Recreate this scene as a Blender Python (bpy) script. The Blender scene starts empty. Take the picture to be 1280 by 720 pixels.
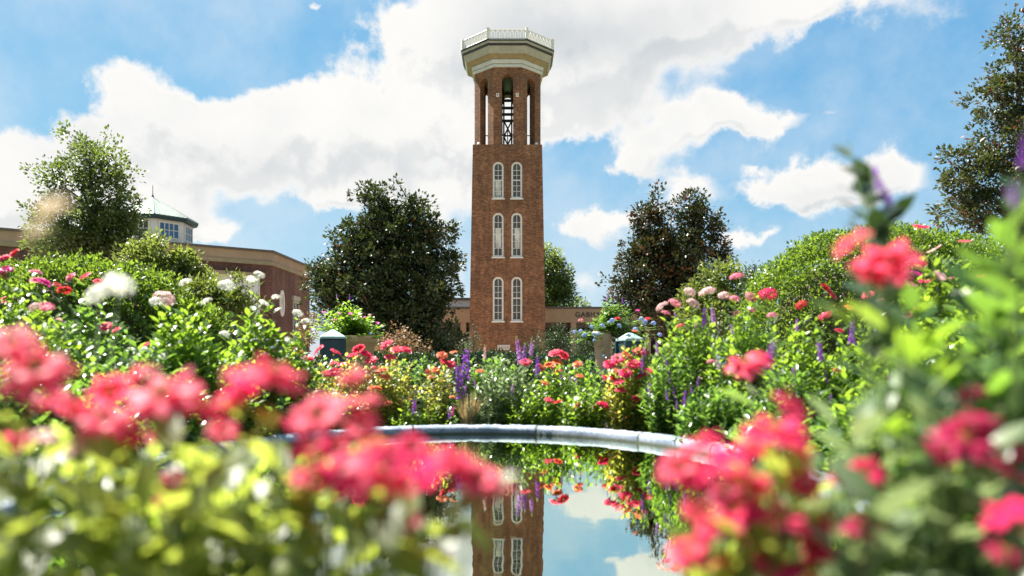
import bpy, bmesh, math, random
import numpy as np
from mathutils import Vector, Matrix

SC = bpy.context.scene
COL = SC.collection
RND = random.Random(7)
RG = np.random.default_rng(11)
F = 975.0            # focal length in photo pixels (photo 1280 wide)
HZ = 456.0           # photo row of the horizon
CZ = 0.50            # camera height above the bed soil
rad = math.radians

# ------------------------------------------------------------------ camera
cam = bpy.data.cameras.new('camera')
cam_o = bpy.data.objects.new('camera', cam); COL.objects.link(cam_o)
cam_o.location = (0, 0, CZ); cam_o.rotation_euler = (rad(90), 0, 0)
cam.sensor_width = 36.0; cam.lens = F / 1280 * 36
cam.shift_y = (HZ - 360) / 1280
cam.clip_start = 0.02; cam.clip_end = 5000
cam.dof.use_dof = True; cam.dof.focus_distance = 20.0; cam.dof.aperture_fstop = 2.8
SC.camera = cam_o

SUN_AZ, SUN_EL = -56.0, 57.0      # degrees, azimuth from +Y towards +X
EXPOSURE = 1.85
SKY_STRENGTH = 0.074
SKY_TINT = (.36, .62, .62)
CLOUD_WHITE = (3.75, 3.7, 3.6)
CLOUD_GREY = (1.75, 1.98, 2.2)

SC.view_settings.view_transform = 'Standard'
SC.view_settings.look = 'None'
SC.view_settings.exposure = EXPOSURE
SC.view_settings.gamma = 1.0
SC.view_settings.use_curve_mapping = False
SC.cycles.use_denoising = True
SC.cycles.max_bounces = 7
SC.cycles.diffuse_bounces = 2
SC.cycles.glossy_bounces = 3
SC.cycles.transmission_bounces = 4
SC.cycles.transparent_max_bounces = 8
SC.cycles.sample_clamp_indirect = 4.0
SC.cycles.caustics_reflective = False
SC.cycles.caustics_refractive = False


def P(px, py, d):
    """The point at depth d that stands where the photo shows pixel (px, py)."""
    return Vector(((px - 640) / F * d, d, CZ + (HZ - py) / F * d))


# ------------------------------------------------------------------ node helper
class NT:
    def __init__(self, tree):
        self.t = tree; self.n = tree.nodes; self.l = tree.links

    def new(self, typ, **kw):
        nd = self.n.new(typ)
        for k, v in kw.items():
            setattr(nd, k, v)
        return nd

    def put(self, nd, i, v):
        s = nd.inputs[i]
        if hasattr(v, 'is_output') or isinstance(v, bpy.types.NodeSocket):
            self.l.new(v, s)
        else:
            s.default_value = v

    def math(self, op, a, b=None, c=None, clamp=False):
        nd = self.new('ShaderNodeMath', operation=op); nd.use_clamp = clamp
        self.put(nd, 0, a)
        if b is not None: self.put(nd, 1, b)
        if c is not None: self.put(nd, 2, c)
        return nd.outputs[0]

    def vec(self, op, a, b=None):
        nd = self.new('ShaderNodeVectorMath', operation=op)
        self.put(nd, 0, a)
        if b is not None: self.put(nd, 1, b)
        return nd.outputs['Value'] if op in ('DOT_PRODUCT', 'LENGTH') else nd.outputs[0]

    def mix(self, f, a, b, blend='MIX'):
        nd = self.new('ShaderNodeMix', data_type='RGBA', blend_type=blend)
        self.put(nd, 0, f); self.put(nd, 6, a); self.put(nd, 7, b)
        return nd.outputs[2]

    def smooth(self, v, lo, hi, a=0.0, b=1.0):
        nd = self.new('ShaderNodeMapRange', interpolation_type='SMOOTHSTEP')
        self.put(nd, 0, v); self.put(nd, 1, lo); self.put(nd, 2, hi); self.put(nd, 3, a); self.put(nd, 4, b)
        return nd.outputs[0]

    def noise(self, vec, scale, detail=4, rough=0.55, dist=0.0, col=False):
        nd = self.new('ShaderNodeTexNoise')
        if vec is not None: self.put(nd, 'Vector', vec)
        nd.inputs['Scale'].default_value = scale; nd.inputs['Detail'].default_value = detail
        nd.inputs['Roughness'].default_value = rough; nd.inputs['Distortion'].default_value = dist
        return nd.outputs[1 if col else 0]


# ------------------------------------------------------------------ sky with clouds
CLOUDS = [  # photo pixel centre, radii, weight
    (160, 108, 66, 40, 1.0), (235, 165, 90, 52, 1.0), (90, 175, 80, 34, .9), (385, 140, 88, 48, 1.0),
    (450, 190, 100, 52, .9), (530, 150, 90, 52, .9), (320, 210, 90, 40, .8), (10, 215, 70, 46, .9),
    (500, 240, 80, 32, .8), (170, 240, 90, 36, .8), (40, 265, 110, 44, 1.0), (215, 275, 60, 24, .6), (272, 292, 42, 15, .9), (405, 246, 38, 17, 1.0),
    (520, 40, 72, 50, 1.0), (620, 30, 110, 66, 1.0), (760, 25, 130, 58, 1.0), (900, 22, 130, 38, 1.0), (1040, 4, 80, 28, .9),
    (690, 95, 100, 44, .8), (610, 215, 60, 50, .5), (640, 160, 80, 48, .7), (770, 95, 60, 30, .6), (575, 300, 34, 26, .4),
    (788, 204, 36, 18, 1.0), (838, 162, 60, 26, 1.1), (905, 138, 54, 24, 1.0), (958, 156, 40, 13, .9), (730, 130, 60, 30, .7), (705, 155, 50, 14, .5),
    (752, 283, 32, 18, 1.0), (800, 264, 34, 15, .8), (868, 234, 42, 21, 1.0), (935, 297, 40, 12, .9), (968, 284, 18, 10, .7),
    (985, 238, 50, 20, 1.0), (1050, 230, 60, 25, 1.0), (1118, 205, 42, 24, 1.0), (1045, 145, 26, 7, .55), (1072, 104, 15, 8, .5),
    (1108, 112, 13, 8, .45), (1205, 92, 36, 10, .3), (390, 4, 13, 7, .8), (965, 210, 12, 6, .5), (700, 360, 60, 16, .3), (560, 345, 60, 26, .5),
    (270, 50, 130, 40, -.6), (545, 216, 34, 15, -.6), (715, 215, 40, 24, -.5), (250, 85, 60, 30, -.3), (1190, 100, 160, 60, -.4), (990, 92, 90, 20, -.4), (880, 250, 30, 14, -.2), (30, 60, 130, 60, -.5), (700, 205, 40, 40, -.25),
    (480, 300, 80, 24, -.2),
]
GREYS = [(700, 45, 90, 42, 1.0), (800, 40, 110, 36, .8), (620, 75, 60, 30, .5), (330, 200, 70, 26, .45), (470, 215, 60, 24, .4), (110, 160, 60, 20, .35), (60, 250, 70, 24, .25), (1050, 245, 70, 9, .5), (800, 215, 30, 9, .3), (770, 295, 40, 8, .3)]


def azel(px, py):
    x, z = (px - 640) / F, (HZ - py) / F
    return math.atan2(x, 1), math.atan2(z, math.hypot(x, 1))


def blobs(t, q, lst, k):
    tot = None
    for (px, py, rx, ry, s) in lst:
        a, e = azel(px, py)
        ca = math.cos(a)
        v = t.vec('MULTIPLY', t.vec('SUBTRACT', q, (a, e, 0)), (F / (rx * k * ca), F / (ry * k * ca), 0))
        ex = t.math('POWER', 2.718, t.math('MULTIPLY', t.vec('DOT_PRODUCT', v, v), -1.0))
        tot = t.math('MULTIPLY', ex, s) if tot is None else t.math('MULTIPLY_ADD', ex, s, tot)
    return tot


def cloud_group():
    g = bpy.data.node_groups.new('cloud_density', 'ShaderNodeTree')
    g.interface.new_socket('Dir', in_out='INPUT', socket_type='NodeSocketVector')
    g.interface.new_socket('Density', in_out='OUTPUT', socket_type='NodeSocketFloat')
    g.interface.new_socket('Grey', in_out='OUTPUT', socket_type='NodeSocketFloat')
    t = NT(g)
    gi = t.new('NodeGroupInput'); go = t.new('NodeGroupOutput')
    d = t.vec('NORMALIZE', gi.outputs[0])
    sx = t.new('ShaderNodeSeparateXYZ'); t.put(sx, 0, d)
    az = t.math('ARCTAN2', sx.outputs[0], sx.outputs[1])
    el = t.math('ARCSINE', sx.outputs[2])
    cb = t.new('ShaderNodeCombineXYZ'); t.put(cb, 0, az); t.put(cb, 1, el)
    n1 = t.noise(d, 9, 2, .5, col=True)
    n2 = t.noise(d, 30, 4, .6, col=True)
    w = t.vec('MULTIPLY', t.vec('SUBTRACT', n1, (.5, .5, .5)), (.10, .07, 0))
    w2 = t.vec('MULTIPLY', t.vec('SUBTRACT', n2, (.5, .5, .5)), (.05, .045, 0))
    q = t.vec('ADD', cb.outputs[0], t.vec('ADD', w, w2))
    tot = blobs(t, q, CLOUDS, 1.05)
    # a broken sky of the same sort all round, where the photograph does not look
    far = t.smooth(t.math('ABSOLUTE', az), .75, .95)
    high = t.smooth(el, .52, .66)
    out = t.math('MAXIMUM', far, high)
    gen = t.smooth(t.noise(d, 3.2, 4, .55), .46, .66)
    tot = t.math('ADD', tot, t.math('MULTIPLY', gen, out))
    det = t.math('SUBTRACT', t.noise(d, 15, 6, .66), .5)
    tot = t.math('MULTIPLY_ADD', det, 1.35, tot)
    brk = t.math('SUBTRACT', t.noise(d, 7.5, 3, .55), .5)
    tot = t.math('MULTIPLY_ADD', brk, 1.0, tot)
    t.put(go, 0, tot)
    t.put(go, 1, blobs(t, q, GREYS, 1.2))
    return g


def make_world():
    w = bpy.data.worlds.new('World'); SC.world = w; w.use_nodes = True
    t = NT(w.node_tree); t.n.clear()
    out = t.new('ShaderNodeOutputWorld'); bg = t.new('ShaderNodeBackground')
    sky = t.new('ShaderNodeTexSky', sky_type='NISHITA')
    sky.sun_disc = False; sky.sun_elevation = rad(SUN_EL); sky.sun_rotation = rad(SUN_AZ)
    sky.air_density = 1.0; sky.dust_density = .5; sky.ozone_density = 1.5
    tc = t.new('ShaderNodeTexCoord')
    g = cloud_group()

    def dens(v):
        nd = t.new('ShaderNodeGroup'); nd.node_tree = g
        t.put(nd, 0, v); return nd.outputs
    d = t.vec('NORMALIZE', tc.outputs['Generated'])
    o0 = dens(d); d0 = o0[0]
    d1 = dens(t.vec('ADD', d, (-.012, 0.0, .028)))[0]     # a little nearer the sun
    mask = t.smooth(d0, .26, .80)
    lit = t.smooth(t.math('SUBTRACT', d1, d0), -.12, .38)     # denser sunward: in the cloud's own shade
    lit = t.math('MULTIPLY', lit, t.smooth(d0, .5, 1.1))
    soft = t.smooth(t.noise(d, 7, 5, .6), .38, .66)
    shade = t.math('MULTIPLY_ADD', lit, .30, t.math('MULTIPLY', t.math('MULTIPLY', soft, t.smooth(d0, .6, 1.2)), .14))
    shade = t.math('MULTIPLY_ADD', o0[1], .32, shade, clamp=True)
    cl = t.mix(shade, CLOUD_WHITE + (1,), CLOUD_GREY + (1,))
    tinted = t.mix(1.0, sky.outputs[0], SKY_TINT + (1,), 'MULTIPLY')
    sp = t.new('ShaderNodeSeparateColor'); t.put(sp, 0, tinted)
    cc = t.new('ShaderNodeCombineColor')
    for i, (a_, p_) in enumerate(((1.0, 1.0), (1.32, .52), (2.28, .25))):     # the film's soft shoulder for the sky near the sun
        t.put(cc, i, t.math('MULTIPLY', t.math('POWER', sp.outputs[i], p_), a_))
    veil = t.math('MULTIPLY', t.smooth(t.noise(d, 5, 5, .62), .30, .72), .46)
    base = t.mix(veil, cc.outputs[0], (3.3, 3.45, 3.6, 1))
    colr = t.mix(mask, base, cl)
    t.put(bg, 0, colr); bg.inputs[1].default_value = SKY_STRENGTH
    t.l.new(bg.outputs[0], out.inputs[0])
    w.cycles.sampling_method = 'MANUAL'; w.cycles.sample_map_resolution = 1024


make_world()
sun = bpy.data.lights.new('sun', 'SUN'); sun.energy = 5.0; sun.angle = rad(.53); sun.color = (1, .955, .87)
sun_o = bpy.data.objects.new('sun', sun); COL.objects.link(sun_o)
sd = Vector((math.sin(rad(SUN_AZ)) * math.cos(rad(SUN_EL)), math.cos(rad(SUN_AZ)) * math.cos(rad(SUN_EL)), math.sin(rad(SUN_EL))))
sun_o.rotation_euler = sd.to_track_quat('Z', 'Y').to_euler()


# ------------------------------------------------------------------ materials
def mat(name):
    m = bpy.data.materials.new(name); m.use_nodes = True
    t = NT(m.node_tree); t.n.clear()
    out = t.new('ShaderNodeOutputMaterial'); b = t.new('ShaderNodeBsdfPrincipled')
    t.l.new(b.outputs[0], out.inputs[0])
    return m, t, b, out


def plain(name, col, rough=.6, metal=0.0, vary=.18, scale=6.0, bump=0.0, spec=.4):
    m, t, b, out = mat(name)
    tc = t.new('ShaderNodeTexCoord')
    n = t.noise(tc.outputs['Object'], scale, 6, .6)
    k = t.smooth(n, .3, .7)
    c0 = tuple(c * (1 - vary) for c in col) + (1,); c1 = tuple(min(1, c * (1 + vary)) for c in col) + (1,)
    t.put(b, 'Base Color', t.mix(k, c0, c1))
    b.inputs['Roughness'].default_value = rough; b.inputs['Metallic'].default_value = metal
    b.inputs['Specular IOR Level'].default_value = spec
    if bump:
        bp = t.new('ShaderNodeBump'); bp.inputs['Strength'].default_value = bump
        bp.inputs['Distance'].default_value = .02
        t.put(bp, 'Height', t.noise(tc.outputs['Object'], scale * 6, 6, .6)); t.l.new(bp.outputs[0], b.inputs['Normal'])
    return m


def brick(name, ca, cb, mortar, bw=.22, bh=.078):
    m, t, b, out = mat(name)
    uv = t.new('ShaderNodeUVMap'); uv.uv_map = 'UVMap'
    br = t.new('ShaderNodeTexBrick'); t.put(br, 'Vector', uv.outputs[0])
    br.inputs['Color1'].default_value = ca + (1,); br.inputs['Color2'].default_value = cb + (1,)
    br.inputs['Mortar'].default_value = mortar + (1,)
    br.inputs['Scale'].default_value = 1.0; br.inputs['Mortar Size'].default_value = .011; br.inputs['Bias'].default_value = -.1
    br.inputs['Brick Width'].default_value = bw; br.inputs['Row Height'].default_value = bh
    tc = t.new('ShaderNodeTexCoord')
    big = t.smooth(t.noise(tc.outputs['Object'], .55, 6, .65), .3, .72, .74, 1.22)
    fine = t.smooth(t.noise(tc.outputs['Object'], 5.5, 5, .7), .25, .75, .7, 1.3)
    mp = t.new('ShaderNodeMapping'); t.put(mp, 0, tc.outputs['Object']); mp.inputs['Scale'].default_value = (2.6, 2.6, .16)
    streak = t.smooth(t.noise(mp.outputs[0], 1.0, 5, .6), .34, .62, .78, 1.08)
    k = t.math('MULTIPLY', t.math('MULTIPLY', big, fine), streak)
    cx = t.new('ShaderNodeCombineXYZ'); [t.put(cx, i, k) for i in range(3)]
    t.put(b, 'Base Color', t.mix(1.0, br.outputs[0], cx.outputs[0], 'MULTIPLY'))
    b.inputs['Roughness'].default_value = .85
    bp = t.new('ShaderNodeBump'); bp.inputs['Strength'].default_value = .35; bp.inputs['Distance'].default_value = .01
    t.put(bp, 'Height', t.math('SUBTRACT', 1.0, br.outputs[1])); t.l.new(bp.outputs[0], b.inputs['Normal'])
    return m


def leaf_mat(name, ca, cb, trans, tw=.4, rough=.38, spec=.5, odd=None, odd_at=.86):
    """ca..cb by the leaf's own tint; trans is the colour of light that passes through; odd: an odd leaf's colour."""
    m, t, b, out = mat(name)
    at = t.new('ShaderNodeAttribute'); at.attribute_name = 'tint'
    c = t.mix(at.outputs['Fac'], ca + (1,), cb + (1,))
    tr = t.mix(at.outputs['Fac'], tuple(x * .7 for x in trans) + (1,), trans + (1,))
    if odd:
        k = t.math('GREATER_THAN', at.outputs['Fac'], odd_at)
        c = t.mix(k, c, odd + (1,)); tr = t.mix(k, tr, tuple(x * 1.3 for x in odd) + (1,))
    t.put(b, 'Base Color', c)
    b.inputs['Roughness'].default_value = rough; b.inputs['Specular IOR Level'].default_value = spec
    tl = t.new('ShaderNodeBsdfTranslucent'); t.put(tl, 0, tr)
    mx = t.new('ShaderNodeMixShader'); mx.inputs[0].default_value = tw
    t.l.new(b.outputs[0], mx.inputs[1]); t.l.new(tl.outputs[0], mx.inputs[2]); t.l.new(mx.outputs[0], out.inputs[0])
    return m


M = {}
M['brick_tower'] = brick('tower_brick', (.13, .045, .018), (.33, .135, .055), (.225, .145, .08), .30, .10)
M['brick_dark'] = brick('building_brick', (.11, .036, .022), (.17, .06, .038), (.13, .09, .07))
M['white_paint'] = plain('white_paint', (.74, .70, .61), .45, vary=.05)
M['grey_paint'] = plain('grey_white_paint', (.56, .55, .51), .6, vary=.10, scale=1.5)
M['cream'] = plain('cream_stone', (.36, .335, .265), .7, vary=.10, scale=2)
M['cream_dark'] = plain('tan_stone', (.27, .22, .13), .7, vary=.12, scale=2)
M['bronze_trim'] = plain('weathered_dark_trim', (.035, .032, .028), .5, vary=.2)
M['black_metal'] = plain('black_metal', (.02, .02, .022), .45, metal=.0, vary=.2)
M['bell'] = plain('bronze_bell', (.14, .10, .05), .4, metal=.8, vary=.25)
M['tan_wall'] = plain('tan_concrete', (.32, .235, .15), .8, vary=.10, scale=.8, bump=.2)
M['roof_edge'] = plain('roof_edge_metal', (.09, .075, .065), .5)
M['grey_panel'] = plain('pale_stucco', (.66, .66, .64), .8, vary=.06)
M['teal_metal'] = plain('green_roof_metal', (.18, .23, .20), .65, metal=.0, vary=.12, scale=2)
M['teal_dark'] = plain('dark_green_paint', (.02, .055, .06), .45, vary=.15)
M['teal_pale'] = plain('weathered_green_paint', (.30, .42, .40), .45, vary=.12)
M['terracotta'] = plain('tan_pot', (.56, .38, .20), .7, vary=.10, scale=9)
M['cream_pot'] = plain('cream_pot', (.50, .37, .25), .7, vary=.10, scale=9)
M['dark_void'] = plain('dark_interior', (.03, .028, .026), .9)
M['bark'] = plain('bark', (.085, .065, .045), .9, vary=.35, scale=5, bump=.6)
M['bark_pale'] = plain('grey_bark', (.15, .12, .09), .9, vary=.3, scale=5, bump=.6)
M['stem'] = plain('green_stem', (.10, .16, .035), .6, vary=.25, scale=20)
M['car_paint'] = plain('silver_car_paint', (.62, .64, .66), .25, metal=.2, vary=.03)
M['rubber'] = plain('rubber', (.02, .02, .02), .8)
M['soil'] = plain('dark_mulch', (.06, .04, .028), .95, vary=.4, scale=30, bump=.8)

M['leaf_magnolia'] = leaf_mat('magnolia_leaf', (.012, .026, .012), (.045, .065, .022), (.10, .14, .02), .16, .42, .35, odd=(.13, .07, .03), odd_at=.93)
M['leaf_magnolia_rust'] = leaf_mat('rusty_magnolia_leaf', (.012, .020, .010), (.038, .052, .02), (.10, .12, .02), .14, .42, .35, odd=(.13, .055, .025), odd_at=.82)
M['leaf_oak'] = leaf_mat('deciduous_leaf', (.04, .065, .018), (.10, .13, .03), (.30, .38, .06), .38, .4)
M['leaf_tree'] = leaf_mat('shade_tree_leaf', (.022, .045, .014), (.065, .095, .022), (.20, .28, .045), .34, .42)
M['leaf_edge'] = leaf_mat('dusty_tree_leaf', (.018, .028, .012), (.055, .065, .026), (.13, .16, .03), .25, .42, odd=(.14, .05, .03), odd_at=.88)
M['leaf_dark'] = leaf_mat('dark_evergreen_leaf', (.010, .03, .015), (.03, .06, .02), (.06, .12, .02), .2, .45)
M['leaf_yew'] = leaf_mat('mid_evergreen_leaf', (.03, .06, .015), (.08, .11, .02), (.25, .32, .04), .35, .45)
M['leaf_hedge'] = leaf_mat('hedge_leaf', (0.033, 0.081, 0.011), (0.094, 0.155, 0.021), (0.297, 0.450, 0.036), .42, .38)
M['leaf_bright'] = leaf_mat('bedding_leaf', (0.045, 0.105, 0.012), (0.116, 0.202, 0.030), (0.420, 0.660, 0.050), .45, .34)
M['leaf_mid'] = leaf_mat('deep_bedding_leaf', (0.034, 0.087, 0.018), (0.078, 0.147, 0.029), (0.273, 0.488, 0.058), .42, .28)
M['leaf_yellow'] = leaf_mat('yellowing_leaf', (0.111, 0.148, 0.019), (0.237, 0.246, 0.041), (.74, .76, .12), .5, .36, odd=(.42, .20, .05), odd_at=.94)
M['leaf_lime'] = leaf_mat('lime_bedding_leaf', (0.060, 0.095, 0.010), (0.141, 0.175, 0.025), (.50, .60, .08), .55, .42)
M['leaf_silver'] = leaf_mat('pale_green_leaf', (0.079, 0.140, 0.052), (0.187, 0.246, 0.136), (0.338, 0.450, 0.165), .42, .26)
M['leaf_rust'] = leaf_mat('reddish_shrub_leaf', (.11, .06, .035), (.25, .15, .08), (.35, .2, .08), .35, .5)
M['straw'] = leaf_mat('dry_blade', (.36, .25, .12), (.55, .42, .22), (.6, .45, .2), .3, .6)


def petal(name, c, deep=.75, tw=.5):
    hi = tuple(min(.9, x * 1.15 + .02) for x in c); lo = tuple(x * deep for x in c)
    return leaf_mat('petal_' + name, lo, hi, tuple(min(.97, x * 1.25 + .02) for x in c), tw, .5, .25)


PET = {
    'coral': petal('coral', (.80, .075, .15), .75, .5), 'hot': petal('hot_pink', (.74, .018, .125), .75, .5), 'red': petal('red', (.62, .02, .035)),
    'pink': petal('pink', (.80, .24, .32)), 'pale': petal('pale_pink', (.86, .50, .48), .85), 'white': petal('cream_white', (.86, .82, .66), .9),
    'orange': petal('orange', (.80, .22, .10)), 'purple': petal('purple', (.30, .06, .50)), 'magenta': petal('magenta', (.62, .03, .30)),
    'blue': petal('plumbago_blue', (.34, .47, .85)), 'lilac': petal('lilac', (.50, .20, .62)), 'deep': petal('deep_rose', (.45, .02, .09)),
    'cream': petal('faded_cream', (.78, .62, .42)),
}
M['eye'] = leaf_mat('flower_eye', (.09, .025, .010), (.38, .15, .02), (.25, .1, .02), .12, .8)


def glass_mat(name, col, rough=.06):
    m, t, b, out = mat(name)
    tc = t.new('ShaderNodeTexCoord')
    n = t.smooth(t.noise(tc.outputs['Object'], .9, 3, .5), .35, .65)
    t.put(b, 'Base Color', t.mix(n, tuple(c * .6 for c in col) + (1,), col + (1,)))
    b.inputs['Roughness'].default_value = rough; b.inputs['Specular IOR Level'].default_value = .5; b.inputs['IOR'].default_value = 1.5
    return m


M['glass'] = glass_mat('dark_window_glass', (.06, .065, .06))
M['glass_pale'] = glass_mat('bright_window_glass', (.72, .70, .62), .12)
M['glass_sky_reflection'] = glass_mat('sky_reflection_glass', (.06, .17, .33))  # sky reflection painted as a blue tint for the lantern's right-hand panes
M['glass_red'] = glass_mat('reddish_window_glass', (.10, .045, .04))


# ------------------------------------------------------------------ mesh helpers
def link(o, parent=None):
    COL.objects.link(o)
    if parent is not None: o.parent = parent
    return o


def tag(o, label=None, cat=None, group=None, kind=None):
    if label: o['label'] = label
    if cat: o['category'] = cat
    if group: o['group'] = group
    if kind: o['kind'] = kind
    return o


def thing(name, loc, label, cat, group=None):
    o = bpy.data.objects.new(name, None); o.empty_display_size = .2
    link(o); o.location = loc
    return tag(o, label, cat, group)


def box_uv(me):
    uv = me.uv_layers.new(name='UVMap')
    for p in me.polygons:
        n = p.normal
        h = Vector((-n.y, n.x, 0)) if abs(n.z) < .9 else Vector((1, 0, 0))
        h.normalize()
        for li in p.loop_indices:
            c = me.vertices[me.loops[li].vertex_index].co
            uv.data[li].uv = (c.dot(h), c.z if abs(n.z) < .9 else c.y)


def mesh_np(name, V, faces, mats, midx=None, tint=None, smooth=False):
    """faces: list of (n,k) int arrays; midx: a list of ints or arrays, one for each of them."""
    me = bpy.data.meshes.new(name)
    V = np.asarray(V, dtype=np.float32)
    me.vertices.add(len(V)); me.vertices.foreach_set('co', V.ravel())
    loops = np.concatenate([f.ravel() for f in faces]).astype(np.int32)
    cnt = np.concatenate([np.full(len(f), f.shape[1]) for f in faces]).astype(np.int32)
    st = np.concatenate([[0], np.cumsum(cnt)[:-1]]).astype(np.int32)
    me.loops.add(len(loops)); me.loops.foreach_set('vertex_index', loops)
    me.polygons.add(len(cnt)); me.polygons.foreach_set('loop_start', st)
    if midx is not None:
        mi = np.concatenate([np.full(len(f), m) if np.isscalar(m) else m for f, m in zip(faces, midx)]).astype(np.int32)
    for m in mats: me.materials.append(m)
    if midx is not None: me.polygons.foreach_set('material_index', mi)
    if tint is not None:
        a = me.attributes.new('tint', 'FLOAT', 'POINT'); a.data.foreach_set('value', np.asarray(tint, dtype=np.float32))
    if smooth: me.polygons.foreach_set('use_smooth', np.ones(len(cnt), dtype=bool))
    me.update(calc_edges=True); me.validate()
    return me


def obj(name, me, parent=None, loc=None):
    o = bpy.data.objects.new(name, me); link(o, parent)
    if loc is not None: o.location = loc
    return o


class MB:
    """Collects boxes, prisms, lathes and tubes into one mesh."""
    def __init__(self): self.v = []; self.f = []

    def add(self, vs, fs):
        b = len(self.v); self.v += [tuple(x) for x in vs]; self.f += [tuple(i + b for i in f) for f in fs]; return self

    def box(self, x0, x1, y0, y1, z0, z1):
        return self.prism([(x0, y0), (x1, y0), (x1, y1), (x0, y1)], z0, z1)

    def prism(self, poly, z0, z1, top=None):
        n = len(poly); top = top or poly
        vs = [(x, y, z0) for x, y in poly] + [(x, y, z1) for x, y in top]
        fs = [(i, (i + 1) % n, n + (i + 1) % n, n + i) for i in range(n)] + [tuple(range(n - 1, -1, -1)), tuple(range(n, 2 * n))]
        return self.add(vs, fs)

    def extrude_y(self, prof, y0, y1):
        """prof: an outline in x,z (counter-clockwise seen from -y); the solid runs from y0 to y1."""
        n = len(prof)
        vs = [(x, y0, z) for x, z in prof] + [(x, y1, z) for x, z in prof]
        fs = [tuple(range(n)), tuple(range(2 * n - 1, n - 1, -1))] + [((i + 1) % n, i, n + i, n + (i + 1) % n) for i in range(n)]
        return self.add(vs, fs)

    def band(self, outer, inner, y0, y1):
        """a frame between two outlines of the same count in x,z."""
        n = len(outer)
        vs = [(x, y0, z) for x, z in outer] + [(x, y0, z) for x, z in inner] + [(x, y1, z) for x, z in outer] + [(x, y1, z) for x, z in inner]
        fs = []
        for i in range(n):
            j = (i + 1) % n
            fs += [(i, j, n + j, n + i), (2 * n + j, 2 * n + i, 3 * n + i, 3 * n + j), (j, i, 2 * n + i, 2 * n + j), (n + i, n + j, 3 * n + j, 3 * n + i)]
        return self.add(vs, fs)

    def ring(self, loops, close=False, cap=True):
        """loops: point loops of the same count, skinned one to the next."""
        n = len(loops[0]); vs = [p for l in loops for p in l]; fs = []
        m = len(loops)
        for k in range(m if close else m - 1):
            a, b = k * n, ((k + 1) % m) * n
            fs += [(a + i, a + (i + 1) % n, b + (i + 1) % n, b + i) for i in range(n)]
        if cap and not close: fs += [tuple(range(n - 1, -1, -1)), tuple(range((m - 1) * n, m * n))]
        return self.add(vs, fs)

    def lathe(self, prof, n=24, c=(0, 0)):
        return self.ring([[(c[0] + r * math.cos(2 * math.pi * i / n), c[1] + r * math.sin(2 * math.pi * i / n), z) for i in range(n)] for r, z in prof])

    def tube(self, pts, rads, n=6):
        V, Fq = tube_np(pts, rads, n)
        return self.add(V.tolist(), Fq.tolist())

    def mesh(self, name, m, smooth=False):
        me = bpy.data.meshes.new(name); me.from_pydata(self.v, [], self.f)
        bm = bmesh.new(); bm.from_mesh(me); bmesh.ops.recalc_face_normals(bm, faces=bm.faces); bm.to_mesh(me); bm.free()
        me.materials.append(m)
        if smooth:
            for p in me.polygons: p.use_smooth = True
        box_uv(me); return me

    def build(self, name, m, parent=None, smooth=False, loc=None, bevel=0.0):
        o = obj(name, self.mesh(name, m, smooth), parent, loc)
        if bevel:
            md = o.modifiers.new('bevel', 'BEVEL'); md.width = bevel; md.segments = 2; md.limit_method = 'ANGLE'
        return o


def tube_np(pts, rads, n=5):
    pts = np.asarray([tuple(p) for p in pts], float); k = len(pts)
    rads = np.broadcast_to(np.asarray(rads, float), (k,))
    tan = np.gradient(pts, axis=0); tan /= np.linalg.norm(tan, axis=1, keepdims=True) + 1e-9
    ref = np.array([0.31, .95, .1]) if abs(tan[0][2]) > .7 else np.array([0, 0, 1.])
    a = np.cross(tan, ref); a /= np.linalg.norm(a, axis=1, keepdims=True) + 1e-9
    b = np.cross(tan, a)
    th = np.arange(n) * 2 * np.pi / n
    V = pts[:, None, :] + rads[:, None, None] * (np.cos(th)[None, :, None] * a[:, None, :] + np.sin(th)[None, :, None] * b[:, None, :])
    i = np.arange(n); fs = []
    for r in range(k - 1):
        fs.append(np.stack([r * n + i, r * n + (i + 1) % n, (r + 1) * n + (i + 1) % n, (r + 1) * n + i], 1))
    return V.reshape(-1, 3), np.concatenate(fs)


def boolean(o, cutters):
    for c in cutters:
        md = o.modifiers.new('cut', 'BOOLEAN'); md.operation = 'DIFFERENCE'; md.solver = 'EXACT'; md.object = c
    dg = bpy.context.evaluated_depsgraph_get()
    me = bpy.data.meshes.new_from_object(o.evaluated_get(dg))
    o.modifiers.clear(); old = o.data; o.data = me
    while me.uv_layers: me.uv_layers.remove(me.uv_layers[0])
    box_uv(me)
    for c in cutters: bpy.data.objects.remove(c)
    return o


# leaf templates: (across, along, up)
T_FLAT = (np.array([(0, 0, 0), (.5, .42, .13), (0, 1, -.08), (-.5, .42, .13)]), [np.array([(0, 1, 2), (0, 2, 3)])])
T_FULL = (np.array([(0, 0, 0), (0, .33, .03), (0, .7, .02), (0, 1, -.14), (.42, .30, .12), (.38, .66, .08), (-.42, .30, .12), (-.38, .66, .08)]),
          [np.array([(0, 4, 1), (2, 5, 3), (0, 1, 6), (2, 3, 7)]), np.array([(1, 4, 5, 2), (1, 2, 7, 6)])])


def nrm(a): return a / (np.linalg.norm(a, axis=-1, keepdims=True) + 1e-9)


def leaves_np(pos, axis, up, L, W, templ):
    T, Fs = templ
    n = len(pos); k = len(T)
    axis = nrm(axis); side = nrm(np.cross(axis, up)); u = np.cross(side, axis)
    L = np.broadcast_to(L, (n,))[:, None, None]; W = np.broadcast_to(W, (n,))[:, None, None]
    V = pos[:, None, :] + T[None, :, 0:1] * W * side[:, None, :] + T[None, :, 1:2] * L * axis[:, None, :] + T[None, :, 2:3] * W * u[:, None, :]
    off = (np.arange(n) * k)[:, None, None]
    return V.reshape(-1, 3), [(f[None] + off).reshape(-1, f.shape[1]) for f in Fs], k


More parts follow.
